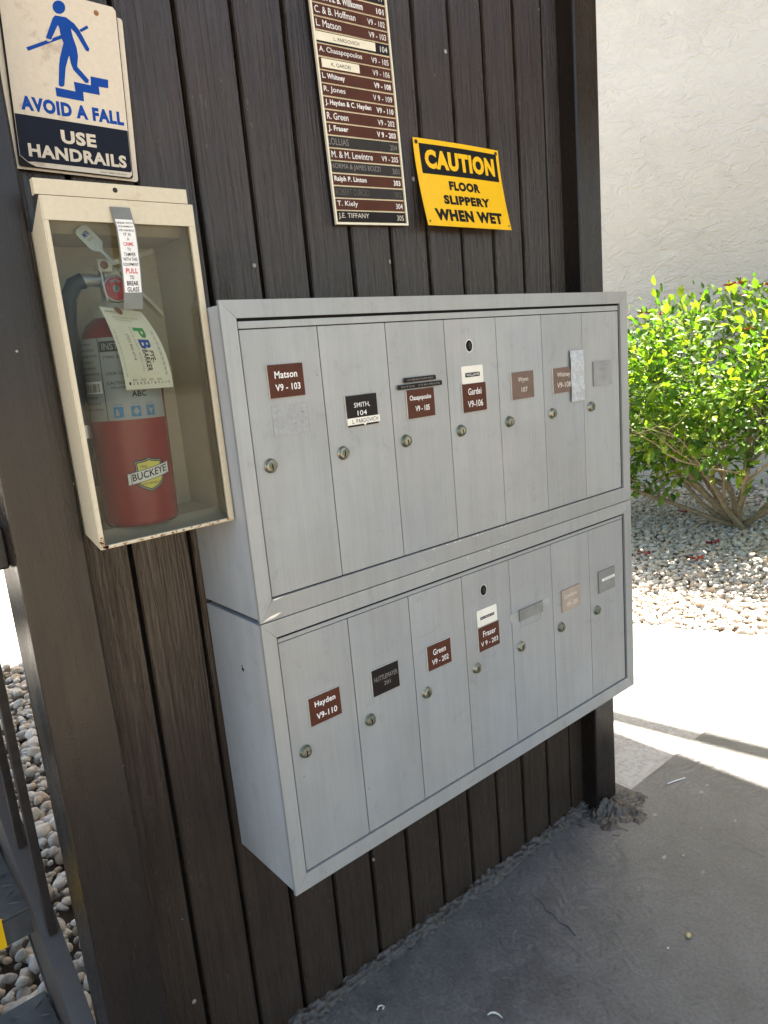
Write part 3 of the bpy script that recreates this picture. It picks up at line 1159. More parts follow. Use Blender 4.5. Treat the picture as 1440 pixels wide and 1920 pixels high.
# ------------------------------------------------------------------ directory board
ROWS = ['J.E. TIFFANY|305|blk', 'T. Kiely|304|brn', 'ROBERT CURCIO|302|fad', 'Ralph P. Linton|303|brnb', 'NORMA & JAMES BOZZI|301|gry', 'M. & M. Lewintre|V9 - 205|brn',
        'LOLLIAS|204|gry', 'J. Fraser|V 9 - 203|brnb', 'R. Green|V9 - 202|brn', 'J. Hayden & C. Hayden|V9 - 110|brnb', 'R. Jones|V 9 - 109|brn', 'L. Whitney|V9 - 108|brnb',
        'K. GARDEI|V9 - 106|strip2', 'A. Chasapopoulos|V9 - 105|brn', 'L. PARDOVICH|104|strip1', 'L. Matson|V9 - 103|brn', 'C. & B. Hoffman|V9 - 102|brn',
        'Mr. & Mrs. B. Willkomm|101|brnb', 'DIRECTORY|V9|blk', '| |blk']
RP = 0.02112
BW = 0.1715
de = thing('directory_board', 'tall narrow board of brown and black resident name strips in a cream frame', 'directory sign', (0.3265, -0.0015, 1.5525), (0, -0.030, 0))
mb = MB()
nrow = len(ROWS)
f = plane(0)
H = RP * nrow + 0.004
mb.prism(rect(-0.003, BW + .003, -0.003, H), f, 0.0, 0.0085, M['cream'], M['blackplate'])
mb.build('backing_panel', de)
mb = MB()
for r_ in (rect(-0.003, 0.0005, -0.003, H), rect(BW - .0005, BW + .003, -0.003, H), rect(0.0006, BW - .0006, -0.003, 0.0006)):
    mb.prism(r_, f, 0.0086, 0.0135, M['cream'])
mb.build('frame', de)
random.seed(21)
for i, row in enumerate(ROWS):
    nm, num, st = row.split('|')
    z0, z1 = 0.0018 + i * RP, (i + 1) * RP - 0.0006
    mb = MB()
    base = {'blk': M['blackplate'], 'brn': M['brown'], 'brnb': M['brown'], 'gry': M['greystrip'], 'fad': M['greystrip'], 'strip1': M['blackplate'], 'strip2': M['brown']}[st]
    ink = {'gry': M['greyprint'], 'fad': M['ghost'], 'blk': M['edge']}.get(st, M['white'])
    sk = random.uniform(-.0006, .0006)
    ff = lambda u, v, d, sk=sk: (u, -d, v + sk * (u / BW - .5))
    mb.prism(rect(0.0012, BW - .0012, z0, z1), ff, 0.0087, 0.0112, base, M['edge'])
    bold = 0.03 if st == 'brnb' else (0.008 if st == 'brn' else 0.0)
    h = z1 - z0
    wname = len(nm) * (0.0060 if st != 'brnb' else 0.0050)
    if st.startswith('strip'):
        xa, xb = (0.002, 0.1365) if st == 'strip1' else (0.008, 0.0925)
        mb.prism(rect(xa, xb, z0 + .003, z1 - .0015), ff, 0.0113, 0.0119, M['cream'])
        c = (xa + xb) / 2
        mb.text(nm, (c - len(nm) * .0024, c + len(nm) * .0024, z0 + .0065, z0 + .0125), ff, 0.0121, M['ink'], 0.0)
    elif nm:
        mb.text(nm, (0.006 if st != 'gry' else 0.002, min(0.006 + wname, .118), z0 + h * .22, z0 + h * .82), ff, 0.0114, ink, bold)
    if num.strip():
        wn_ = len(num) * (0.0052 if len(num) > 4 else 0.0058)
        mb.text(num, (BW - .006 - wn_, BW - .006, z0 + h * .22, z0 + h * .74), ff, 0.0114, ink, bold)
    mb.build('name_strip', de)

# ------------------------------------------------------------------ caution sign
ce = thing('caution_sign', 'yellow and black caution sign with curled lower edge right of the name board', 'sign', (0.538, 0, 1.553))
CW, CH = 0.2515, 0.1695


def cmap(u, v, d):
    s = 1 - v
    y = -0.005 - 0.030 * s ** 1.5 - 0.004 * math.sin(u * 3.14) * (1 - s)
    return (u * CW - 0.003 * s, y - d, v * CH)


def csub(poly, n=6):
    out = []
    for i in range(len(poly)):
        a_, b_ = poly[i], poly[(i + 1) % len(poly)]
        for k in range(n):
            out.append((a_[0] + (b_[0] - a_[0]) * k / n, a_[1] + (b_[1] - a_[1]) * k / n))
    return out


mb = MB()
mb.grid(0, 1, 0, 1, 24, 18, cmap, 0.0009, M['yellow'])
mb.grid(1, 0, 0, 1, 24, 18, cmap, 0.0, M['yellow'])
mb.build('panel', ce)
mb = MB()
mb.grid(0.055, 0.965, 0.605, 0.945, 24, 8, cmap, 0.0012, M['ink'])
mb.build('black_band', ce)
mb = MB()
mb.text('CAUTION', (0.10, 0.92, 0.665, 0.885), cmap, 0.0015, M['yellow'], 0.058)
mb.build('lettering', ce)
mb = MB()
mb.text('FLOOR', (0.325, 0.69, 0.435, 0.545), cmap, 0.0013, M['ink'], 0.062)
mb.text('SLIPPERY', (0.235, 0.785, 0.265, 0.375), cmap, 0.0013, M['ink'], 0.062)
mb.text('WHEN WET', (0.105, 0.905, 0.065, 0.205), cmap, 0.0013, M['ink'], 0.062)
mb.build('lettering', ce)
for u, v in ((0.03, 0.955), (0.962, 0.955)):
    mb = MB()
    c = cmap(u, v, 0.0009)
    mb.lathe([(0.0042, 0), (0.0040, .0008), (0.0026, .0018), (0.0, .0019)], c, M['rail'], 16, 'y')
    mb.build('screw', ce)
for u, v in ((0.03, 0.05), (0.975, 0.05)):
    mb = MB()
    mb.flat(circ(u, v, 0.009, 0.012, 12), cmap, 0.0013, M['ink'])
    mb.build('punched_hole', ce)

# ------------------------------------------------------------------ avoid-a-fall sign
ae = thing('handrail_sign', 'aged white, blue and navy safety sign with stair figure above the extinguisher cabinet', 'sign', (-0.203, -0.008, 1.6036), (0.06, R(1.6), 0))
ASW, ASH = 0.1545, 0.2235


def S(a, b):
    xl = (b - 200) * 0.14
    xr = 1050 + (b - 80) * 0.146
    u = (a - xl) / (xr - xl)
    bb = b - 0.112 * (a - xl)
    return (u * ASW, (1590 - bb) * 1.314e-4)


def sp(*pts):
    q = [S(a, b) for a, b in pts]
    ar = sum(q[i][0] * q[(i + 1) % len(q)][1] - q[(i + 1) % len(q)][0] * q[i][1] for i in range(len(q)))
    return q if ar > 0 else q[::-1]


f = plane(0)
mb = MB()
mb.prism(rrect(-0.0085, ASW + 0.0105, -0.004, ASH - 0.010, .004), f, 0.0, 0.0012, M['signcream'], M['edge'])
mb.build('older_sign_behind', ae)
mb = MB()
mb.prism(rrect(-0.0015, ASW + 0.0015, -0.001, ASH + 0.001, .004), f, 0.0016, 0.0052, M['ink'], M['ink'])
mb.prism([(0.0, 0.012), (0.010, 0.004), (0.020, 0.0), (ASW - .004, 0.0), (ASW, 0.004), (ASW, ASH - .004), (ASW - .004, ASH), (0.004, ASH), (0, ASH - .004)], f, 0.0053, 0.0062, M['signcream'], M['edge'])
mb.build('panel', ae)
mb = MB()
mb.prism([(0.0005, 0.0125), (0.010, 0.0050), (0.018, 0.0062), (ASW - .0025, 0.0072), (ASW - .0005, 0.0095), (ASW - .0005, 0.0640), (0.0005, 0.0640)], f, 0.0063, 0.0066, M['signnavy'])
mb.build('navy_band', ae)
mb = MB()
d = 0.0066
mb.flat(sp(*[(505 + 58 * math.cos(k * .2618), 80 + 62 * math.sin(k * .2618)) for k in range(24)]), f, d, M['signblue'])
mb.flat(sp((470, 160), (575, 165), (612, 235), (640, 340), (680, 440), (695, 520), (690, 620), (805, 738), (803, 768), (775, 772), (655, 655), (630, 600), (612, 520), (600, 560), (582, 640), (574, 815), (548, 828), (522, 815), (520, 640), (525, 560), (555, 410), (530, 350), (512, 270), (492, 235)), f, d, M['signblue'])
mb.flat(sp((575, 167), (650, 215), (700, 272), (802, 440), (792, 465), (768, 458), (662, 300), (608, 255)), f, d + .0001, M['signblue'])
mb.flat(sp((470, 162), (520, 200), (502, 240), (442, 388), (415, 400), (395, 375), (450, 190)), f, d + .0001, M['signblue'])
mb.flat(sp((222, 487), (532, 336), (542, 368), (240, 518)), f, d - .0001, M['signblue'])
mb.flat(sp((458, 372), (442, 405), (412, 414), (396, 396), (402, 385), (440, 392)), f, d + .0002, M['signcream'])
mb.flat(sp((700, 265), (770, 215), (787, 240), (716, 287)), f, d, M['signblue'])
mb.flat(sp((490, 835), (680, 862), (662, 768), (828, 790), (820, 702), (995, 722), (1000, 805), (905, 798), (918, 880), (755, 860), (765, 952), (505, 920)), f, d, M['signblue'])
mb.build('stair_figure', ae)
mb = MB()
a0, a1 = S(190, 1062), S(1180, 1180)
mb.text('AVOID A FALL', (a0[0], a1[0], (a0[1] + a1[1]) / 2, (a0[1] + a1[1]) / 2 + 0.0182), f, 0.0065, M['signblue'], 0.056)
mb.build('lettering', ae)
mb = MB()
a0, a1 = S(565, 1380), S(905, 1405)
mb.text('USE', (a0[0], a1[0], 0.0345, 0.0520), f, 0.0069, M['signcream'], 0.044)
a0, a1 = S(275, 1575), S(1230, 1650)
mb.text('HANDRAILS', (a0[0], a1[0], 0.0120, 0.0290), f, 0.0069, M['signcream'], 0.040)
mb.build('lettering', ae)
mb = MB()
mb.text('Seton  (800) 243-6624', (0.108, 0.146, 0.0020, 0.0042), f, 0.0065, M['ink'], 0.0)
mb.build('fine_print', ae)
mb = MB()
c = (S(855, 85)[0], -0.0062, S(855, 85)[1])
mb.lathe([(0.0034, 0), (0.0032, .0008), (0.002, .0016), (0, .0016)], c, M['rust'], 16, 'y')
mb.build('screw', ae)
mb = MB()
mb.flat(circ(0.0765, 0.0425, 0.0045, 0.0042, 12), f, 0.0068, M['greystrip'])
mb.build('chipped_paint', ae)

# ------------------------------------------------------------------ extinguisher cabinet
CX0, CX1, CYF = -0.2285, -0.0265, -0.150
CB, CT = 1.086, 1.534
ke = thing('extinguisher_cabinet', 'cream metal cabinet with a glass front between the post and the mailboxes', 'cabinet', (0, 0, 0))
prof = [(CYF, CB), (CYF, CT), (-0.100, 1.500), (-0.006, 1.500), (-0.006, 1.100), (-0.100, 1.100)]


def side(x0, x1):
    mb = MB()
    n = len(prof)
    vs = [(x0, y, z) for y, z in prof] + [(x1, y, z) for y, z in prof]
    fs = [tuple(range(n))[::1], tuple(reversed(range(n, 2 * n)))] + [(i, i + n, (i + 1) % n + n, (i + 1) % n) for i in range(n)]
    mb.add(vs, [tuple(reversed(q)) for q in fs], M['cabinet'])
    return mb


side(CX0, CX0 + .0015).build('side_panel', ke)
side(CX1 - .0015, CX1).build('side_panel', ke)
mb = MB()
mb.box(CX0 + .0016, CX1 - .0016, -0.0078, -0.0060, 1.1005, 1.4995, M['cabinet'])
mb.build('back_panel', ke)
for nm, pr_ in (('top_panel', [(CYF + .002, CT - .001), (-0.100, 1.5), (-0.008, 1.5)]), ('bottom_panel', [(CYF + .001, CB), (-0.100, 1.100), (-0.008, 1.100)])):
    mb = MB()
    for k in range(2):
        (ya, za), (yb, zb_) = pr_[k], pr_[k + 1]
        vs = [(x, y, z + dz) for x in (CX0 + .0016, CX1 - .0016) for (y, z) in ((ya, za), (yb, zb_)) for dz in (-.0008, .0008)]
        mb.add(vs, [(0, 1, 3, 2), (4, 6, 7, 5), (0, 4, 5, 1), (2, 3, 7, 6), (0, 2, 6, 4), (1, 5, 7, 3)], M['cabinet'])
    mb.build(nm, ke)
f = plane(CYF)
mb = MB()
mb.prism(rect(CX0 + .0016, CX1 - .0016, 1.5055, CT), f, -0.001, 0.0008, M['cabinet'])
mb.build('front_band', ke)
mb = MB()
mb.prism(rect(-0.2330, -0.0338, 1.5348, 1.5530), f, -0.001, 0.0012, M['cabinet'])
mb.prism(rect(-0.2330, -0.2316, 1.5348, 1.5530), f, -0.010, -0.0012, M['cabinet'])
hole_c = (-0.1331, CYF - 0.0012, 1.5455)
mb.build('top_flange', ke)
mb = MB()
mb.lathe([(0.0032, 0), (0.0030, .0006), (0.0018, .0014), (0, .0014)], hole_c, M['greystrip'], 14, 'y')
mb.build('screw', ke)
for xa, xb in ((CX0 + .0016, CX0 + .0066), (CX1 - .0095, CX1 - .0016)):
    mb = MB()
    mb.box(xa, xb, CYF - .0014, CYF + .003, CB + .0012, 1.5053, M['cabinet'], 0.0006)
    mb.build('front_lip', ke)
mb = MB()
mb.box(CX0 + .0068, CX1 - .0097, CYF - .001, CYF + .004, CB + .0002, CB + .0042, M['cabinet'], 0.0005)
mb.build('front_lip', ke)
mb = MB()
for k in range(70):
    x = random.choice([random.uniform(CX0 + .001, CX0 + .010), random.uniform(CX0, CX1)])
    s = random.uniform(.0006, .0022)
    z = CB + random.uniform(.0004, .0035) if x > CX0 + .0068 else CB + random.uniform(.002, .016)
    mb.prism(circ(x, z, s, s * .7, 7), plane(CYF - .0015), -.0005, 0.00015, M['rust'])
mb.build('rust_spots', ke)['kind'] = 'stuff'
mb = MB()
mb.box(CX0 + .0069, CX1 - .0098, CYF + .0045, CYF + .0062, CB + .003, 1.510, M['pane'])
mb.build('glass_pane', ke)
# pull strap hanging over the glass
SK = [(-0.1310, 1.5245, .0130), (-0.1300, 1.512, .0130), (-0.1284, 1.498, .0130), (-0.1288, 1.478, .0130), (-0.1300, 1.446, .0130), (-0.1318, 1.418, .0128), (-0.1330, 1.405, .0128), (-0.1336, 1.3965, .0130)]


def smap(u, v, d):
    tt = (1 - v) * (len(SK) - 1)
    i = min(int(tt), len(SK) - 2)
    q = tt - i
    x, z, w_ = [SK[i][k] + (SK[i + 1][k] - SK[i][k]) * q for k in range(3)]
    bow = -0.004 * math.sin((1 - v) * 3.14)
    return (x + (u - .5) * 2 * w_, CYF - 0.0022 + bow - d, z)


def vz(z):
    best = min(range(401), key=lambda k: abs(smap(.5, k / 400, 0)[2] - z))
    return best / 400


mb = MB()
mb.grid(0, 1, 0, 1, 3, 40, smap, 0.001, M['strapgrey'])
mb.grid(1, 0, 0, 1, 3, 40, smap, 0.0, M['strapgrey'])
strap = mb.build('pull_strap', ke)
mb = MB()
zt_, zb_ = vz(1.509), vz(1.4175)
mb.grid(0.06, 0.94, zb_, zt_, 3, 34, smap, 0.0013, M['white'])
LN = [('BREAK WITH', .1, .9, 'ink'), ('EQUIPMENT', .12, .88, 'ink'), ('OR HANDLE', .12, .88, 'ink'), ('IT IS', .32, .68, 'ink'), ('A', .46, .56, 'ink'), ('CRIME', .24, .76, 'redprint'), ('TO', .40, .58, 'ink'), ('TAMPER', .2, .8, 'ink'),
      ('WITH THIS', .14, .86, 'ink'), ('EQUIPMENT', .12, .9, 'ink'), ('PULL', .2, .82, 'redprint'), ('TO', .38, .6, 'ink'), ('BREAK', .2, .82, 'ink'), ('GLASS', .2, .82, 'ink')]
hts = [.5, .5, .5, .7, .8, .9, .8, .9, .9, .9, 1.35, 1, 1.15, 1.15]
gaps = sum(hts) + len(hts) * .42
zc = 1.508
unit = (1.508 - 1.4185) / gaps
for (s_, ua, ub, mm), h_ in zip(LN, hts):
    zc -= unit * .42
    mb.text(s_, (ua, ub, vz(zc - unit * h_), vz(zc)), smap, 0.0016, M[mm], 0.02 if h_ >= 1 else 0.004)
    zc -= unit * h_
mb.build('instruction_label', strap)

# ------------------------------------------------------------------ fire extinguisher
EX, EY, EZ = -0.1395, -0.079, 1.1012
ER = 0.0525
xe = thing('fire_extinguisher', 'red fire extinguisher with paper tag standing inside the glazed cabinet', 'fire extinguisher', (EX, EY, EZ), (0, R(1.5), 0))
mb = MB()
mb.lathe([(0.0, 0.003), (ER * .80, 0.003), (ER * .95, 0.0), (ER, 0.006), (ER, 0.240), (ER * .985, 0.254), (ER * .92, 0.268), (ER * .78, 0.281), (ER * .55, 0.291), (ER * .36, 0.296), (ER * .34, 0.300)], (0, 0, 0), M['extred'], 56)
mb.build('cylinder', xe)


def lab(u, v, d):
    a_ = u / ER - math.pi / 2 - 0.36
    return ((ER + d) * math.cos(a_), (ER + d) * math.sin(a_), v)


mb = MB()
mb.grid(-0.075, 0.062, 0.150, 0.262, 40, 3, lab, 0.0004, M['extlabel'])
mb.grid(-0.0285, -0.0275, 0.150, 0.262, 1, 3, lab, 0.0007, M['greystrip'])
mb.grid(-0.027, 0.055, 0.243, 0.257, 20, 1, lab, 0.0007, M['greystrip'])
mb.text('INSTRUCTIONS', (-0.023, 0.050, 0.2455, 0.2545), lab, 0.0010, M['extlabel'], 0.01)
mb.text('3 MAKE SURE', (-0.024, 0.004, 0.234, 0.238), lab, 0.0007, M['ink'], 0.0)
mb.text('LOOK CLOSE', (-0.022, 0.010, 0.212, 0.216), lab, 0.0007, M['ink'], 0.0)
mb.text('CAUTION USE', (-0.022, 0.016, 0.199, 0.203), lab, 0.0007, M['ink'], 0.0)
mb.text('ON LIVE ELECTRICAL', (-0.018, 0.034, 0.193, 0.1965), lab, 0.0007, M['ink'], 0.0)
mb.text('ABC', (0.008, 0.028, 0.181, 0.189), lab, 0.0007, M['ink'], 0.02)
for k, zz in enumerate(np.arange(0.165, 0.255, 0.008)):
    if 0.186 < zz < 0.206:
        continue
    mb.text(['SERVICE ANNUALLY', 'PRESSURE 195 PSI', 'RECHARGE AFTER USE', 'DRY CHEMICAL'][k % 4], (-0.066, -0.032 - (k % 3) * .004, zz, zz + .003), lab, 0.0007, M['ink'], 0.0)
mb.grid(-0.066, -0.0305, 0.188, 0.2045, 8, 1, lab, 0.0007, M['white'])
for k in range(14):
    x = -0.063 + k * .0021
    mb.grid(x, x + random.choice([.0006, .0012]), 0.190, 0.2015, 1, 1, lab, 0.0010, M['ink'])
for k, x in enumerate((-0.012, 0.011, 0.032)):
    mb.grid(x - .0065, x + .0065, 0.154, 0.1685, 4, 1, lab, 0.0007, M['extblue'])
    mb.text(['WOOD PAPER', 'LIQUIDS', 'ELECTRIC'][k], (x - .006, x + .006, 0.170, 0.1725), lab, 0.0007, M['extblue'], 0.0)
    cc = [[(x - .004, .156), (x + .001, .156), (x, .164), (x - .003, .166)], [(x - .004, .161), (x, .156), (x + .005, .161), (x, .167)], [(x, .156), (x + .004, .165), (x, .163), (x - .004, .166)]][k]
    mb.flat(cc, lab, 0.0011, M['extlabel'])
mb.build('label', xe)
# shield badge
mb = MB()


def badge(u, v, d):
    return lab(u + 0.0185, v, d)


def shield(s):
    q = [(-.020, .020), (-.0135, .0175), (-.007, .0195), (0, .0235), (.007, .0195), (.0135, .0175), (.020, .020), (.0185, .011), (.021, 0), (.0205, -.010), (.016, -.018), (.008, -.0225), (0, -.026), (-.008, -.0225), (-.016, -.018), (-.0205, -.010), (-.021, 0), (-.0185, .011)]
    return [(a * s, b * s) for a, b in reversed(q)]


bzc = 0.073
def curved(poly, fm, d, m, nv=22, nu=12):
    vsx = [p_[1] for p_ in poly]
    lo_, hi_ = min(vsx) + 1e-6, max(vsx) - 1e-6
    rows = []
    for j in range(nv + 1):
        v = lo_ + (hi_ - lo_) * j / nv
        xs_ = []
        for a_, b_ in zip(poly, poly[1:] + poly[:1]):
            if (a_[1] - v) * (b_[1] - v) <= 0 and abs(a_[1] - b_[1]) > 1e-9:
                xs_.append(a_[0] + (b_[0] - a_[0]) * (v - a_[1]) / (b_[1] - a_[1]))
        rows.append((min(xs_), max(xs_), v))
    vs = [fm(r_[0] + (r_[1] - r_[0]) * i / nu, r_[2], d) for r_ in rows for i in range(nu + 1)]
    w_ = nu + 1
    mb.add(vs, [(j * w_ + i, j * w_ + i + 1, (j + 1) * w_ + i + 1, (j + 1) * w_ + i) for j in range(nv) for i in range(nu)], m, True)


for s, m_, dd in ((1.0, M['ink'], .0006), (0.94, M['extlabel'], .0009), (0.88, M['ink'], .0012), (0.82, M['badgeyellow'], .0015)):
    curved([(a, b + bzc) for a, b in shield(s)], badge, dd, m_)
rib = lambda u, v, d: badge(u, bzc + v + u * 0.20, d)
for r_, m_, dd in ((rect(-.0305, .0305, -.0085, .0085), M['ink'], .0021), (rect(-.0297, .0297, -.0077, .0077), M['white'], .0024)):
    mb.grid(r_[0][0], r_[1][0], r_[0][1], r_[2][1], 12, 1, rib, dd, m_)
mb.grid(-.0258, -.0250, -.0077, .0077, 1, 1, rib, .0027, M['ink'])
mb.grid(.0250, .0258, -.0077, .0077, 1, 1, rib, .0027, M['ink'])
mb.text('BUCKEYE', (-.0240, .0240, -.0042, .0060), rib, .0028, M['ink'], 0.02)
mb.text('FIRE', (-.012, -.0030, bzc + .0090, bzc + .0125), badge, .0019, M['ink'], 0.0)
mb.text('EQUIPMENT', (-.012, .014, bzc - .0155, bzc - .0120), badge, .0019, M['ink'], 0.0)
mb.build('shield_badge', xe)
# valve, gauge, levers, hose, seal, tag
mb = MB()
mb.lathe([(0.030, 0.290), (0.026, 0.300), (0.017, 0.312), (0.015, 0.318), (0.0, 0.318)], (0, 0, 0), M['valve'], 28)
mb.box(-0.012, 0.014, -0.012, 0.014, 0.317, 0.358, M['valve'], 0.003, 2)
mb.build('valve', xe)
mb = MB()
gc = (-0.002, -0.012, 0.328)
mb.lathe([(0.0175, 0.0), (0.0185, 0.002), (0.0185, 0.009), (0.0165, 0.0105), (0.0, 0.0105)], gc, M['steel'], 32, 'y')
gf = lambda u, v, d: (gc[0] + u, gc[1] - 0.0105 - d, gc[2] + v)
mb.flat(circ(0, 0, .0158, n=32), gf, 0.0002, M['gaugered'])
mb.flat(circ(0, 0, .0050, n=16), gf, 0.0005, M['extlabel'])
mb.flat([(-.008, .010), (.0, .0135), (.008, .010), (.006, .0078), (0, .0105), (-.006, .0078)], gf, 0.0004, M['extlabel'])
mb.flat([(-.0006, -.002), (.0006, -.002), (.0002, .011), (-.0002, .011)], gf, 0.0007, M['ink'])
mb.build('gauge', xe)


def lever(pts_, w0, w1, th, name, m):
    mb = MB()
    vs = []
    for i, p in enumerate(pts_):
        w_ = w0 + (w1 - w0) * i / (len(pts_) - 1)
        vs += [(p[0], p[1] - w_, p[2] - th), (p[0], p[1] + w_, p[2] - th), (p[0], p[1] + w_, p[2] + th), (p[0], p[1] - w_, p[2] + th)]
    fs = [(3, 2, 1, 0)]
    for i in range(len(pts_) - 1):
        for k in range(4):
            fs.append((i * 4 + k, i * 4 + (k + 1) % 4, i * 4 + 4 + (k + 1) % 4, i * 4 + 4 + k))
    L = (len(pts_) - 1) * 4
    fs.append((L, L + 1, L + 2, L + 3))
    mb.add(vs, fs, m)
    return mb.build(name, xe)


lever([(-0.020, -0.006, 0.358), (0.010, -0.004, 0.366), (0.045, 0.010, 0.378), (0.074, 0.022, 0.388)], 0.011, 0.007, 0.0035, 'lever', M['valve'])
lever([(0.010, -0.006, 0.338), (0.030, -0.003, 0.333), (0.052, 0.006, 0.316), (0.076, 0.016, 0.296)], 0.009, 0.007, 0.003, 'carry_handle', M['valve'])
mb = MB()
mb.box(-0.022, -0.002, -0.022, -0.012, 0.350, 0.368, M['valve'], 0.002)
mb.lathe([(0.0055, 0), (0.005, .0012), (0, .0012)], (-0.014, -0.022, 0.359), M['rust'], 16, 'y')
mb.build('pin_block', xe)
mb = MB()
mb.tube([(-0.010, -0.004, 0.340), (-0.030, -0.006, 0.341), (-0.042, -0.006, 0.340)], 0.0085, M['steel'], 16)
mb.build('hose_fitting', xe)
mb = MB()
hp = [(-0.040, -0.006, 0.340), (-0.052, -0.004, 0.335), (-0.060, 0.000, 0.318), (-0.063, 0.004, 0.285), (-0.063, 0.006, 0.220), (-0.0645, 0.008, 0.140), (-0.0645, 0.008, 0.060)]
mb.tube(hp, [.0108, .0108, .0105, .0098, .0095, .0095, .011], M['rubber'], 16)
mb.tube([(-0.0640, 0.0075, .128), (-0.0640, 0.0075, .146)], 0.0114, M['steel'], 16)
mb.build('hose', xe)
mb = MB()
mb.tube([(-0.0205, -0.024, 0.352), (-0.020, -0.027, 0.330), (-0.0175, -0.027, 0.311)], 0.0011, M['white'], 6)
mb.tube([(0.012, -0.020, 0.362), (0.004, -0.024, 0.352), (0.010, -0.022, 0.344), (0.014, -0.016, 0.352)], 0.0012, M['steel'], 6)
mb.build('safety_pin', xe)
mb = MB()
sf = lambda u, v, d: (-0.0085 - 0.0325 * 0 + u * 0.76 + v * -0.65 - 0.0, -0.036 - d, 0.362 + u * 0.65 * 0.9 + v * 0.72)
mb.prism([(-.0025, -.002), (.0025, -.002), (.0022, .018), (.0105, .026), (.0105, .052), (.006, .057), (-.006, .057), (-.0105, .052), (-.0105, .026), (-.0022, .018)], sf, 0, 0.0008, M['sealtag'])
mb.text('MFR', (-.005, .005, .042, .049), sf, 0.0010, M['logoblue'], 0.03)
mb.text('SEAL', (-.005, .005, .036, .040), sf, 0.0010, M['smudge'], 0.0)
mb.build('seal_tag', xe)


def tmap(u, v, d):
    # world-ish corners, then made local to the extinguisher
    xl_ = -0.1576 + (-0.1732 + 0.1576) * v
    xr_ = -0.0905 + (-0.1172 + 0.0905) * v
    x = xl_ + (xr_ - xl_) * u + 0.0075 * 4 * v * (1 - v) * (0.5 + .5 * u)
    z = 1.2915 + (0.1115 - 0.007 * u) * v
    y = -0.1405 + 0.016 * v ** 3
    return (x - EX - .0035, y - EY - d, z - EZ)


mb = MB()
mb.grid(0, 1, 0, 1, 10, 16, tmap, 0.0006, M['tagpaper'])
mb.grid(1, 0, 0, 1, 10, 16, tmap, 0.0, M['tagpaper'])
mb.flat(circ(.42, .975, .085, .05, 16), tmap, 0.0009, M['rust'])
mb.grid(.16, .80, .10, .80, 6, 8, tmap, 0.0008, M['cream'])
for k in range(12):
    u = .08 + k * .075
    mb.text(str(k + 1), (u, u + .035, .058, .092), tmap, 0.0010, M['ink'], 0.0)
for k in range(4):
    mb.text(str(2021 + k), (.16 + k * .17, .26 + k * .17, .105, .130), tmap, 0.0010, M['ink'], 0.0)
for k in range(9):
    mb.text('JAN FEB', (.045, .085, .16 + k * .065, .21 + k * .065), tmap, 0.0010, M['smudge'], 0.0, True)
    mb.text('SERIAL', (.87, .92, .16 + k * .065, .21 + k * .065), tmap, 0.0010, M['smudge'], 0.0, True)
mb.text('MAINTENANCE', (.08, .32, .94, .96), tmap, 0.0010, M['ink'], 0.0)
mb.text('DO NOT REMOVE BY ORDER OF', (.18, .75, .875, .893), tmap, 0.0010, M['smudge'], 0.0)
mb.text('STATE FIRE MARSHAL', (.20, .60, .845, .86), tmap, 0.0010, M['smudge'], 0.0)
mb.text('P', (.50, .74, .64, .77), tmap, 0.0011, M['logogreen'], 0.04, True)
mb.text('B', (.50, .74, .50, .62), tmap, 0.0011, M['logoblue'], 0.04, True)
mb.text('PYE-', (.64, .74, .33, .48), tmap, 0.0011, M['ink'], 0.02, True)
mb.text('BARKER', (.51, .62, .22, .49), tmap, 0.0011, M['ink'], 0.02, True)
mb.text('FIRE & SAFETY SINCE 1946', (.42, .455, .22, .77), tmap, 0.0011, M['smudge'], 0.0, True)
mb.text('(727) 842-4714', (.27, .34, .36, .68), tmap, 0.0011, M['ink'], 0.0, True)
mb.build('inspection_tag', xe)

# ------------------------------------------------------------------ stair with railing on the left
se = thing('metal_stair', 'dark metal stair with patterned treads and yellow nosing, seen left of the post', 'stair', (0, 0, 0))
SZ = lambda y: 0.296 + 0.8 * y
NT_ = 8


def stringer(x0, x1, xf0, xf1):
    mb = MB()
    ya, yb = -0.36, 1.85
    m = M['stringer']

    def bar(xa, xb, za, zb):
        vs = [(x, y, SZ(y) + z) for x in (xa, xb) for y in (ya, yb) for z in (za, zb)]
        mb.add(vs, [(0, 1, 3, 2), (4, 6, 7, 5), (0, 4, 5, 1), (2, 3, 7, 6), (0, 2, 6, 4), (1, 5, 7, 3)], m)
    bar(xf0, xf1, -0.008, 0.0)
    bar(xf0, xf1, -0.228, -0.220)
    bar(x0, x1, -0.2195, -0.0085)
    return mb.build('stringer', se)


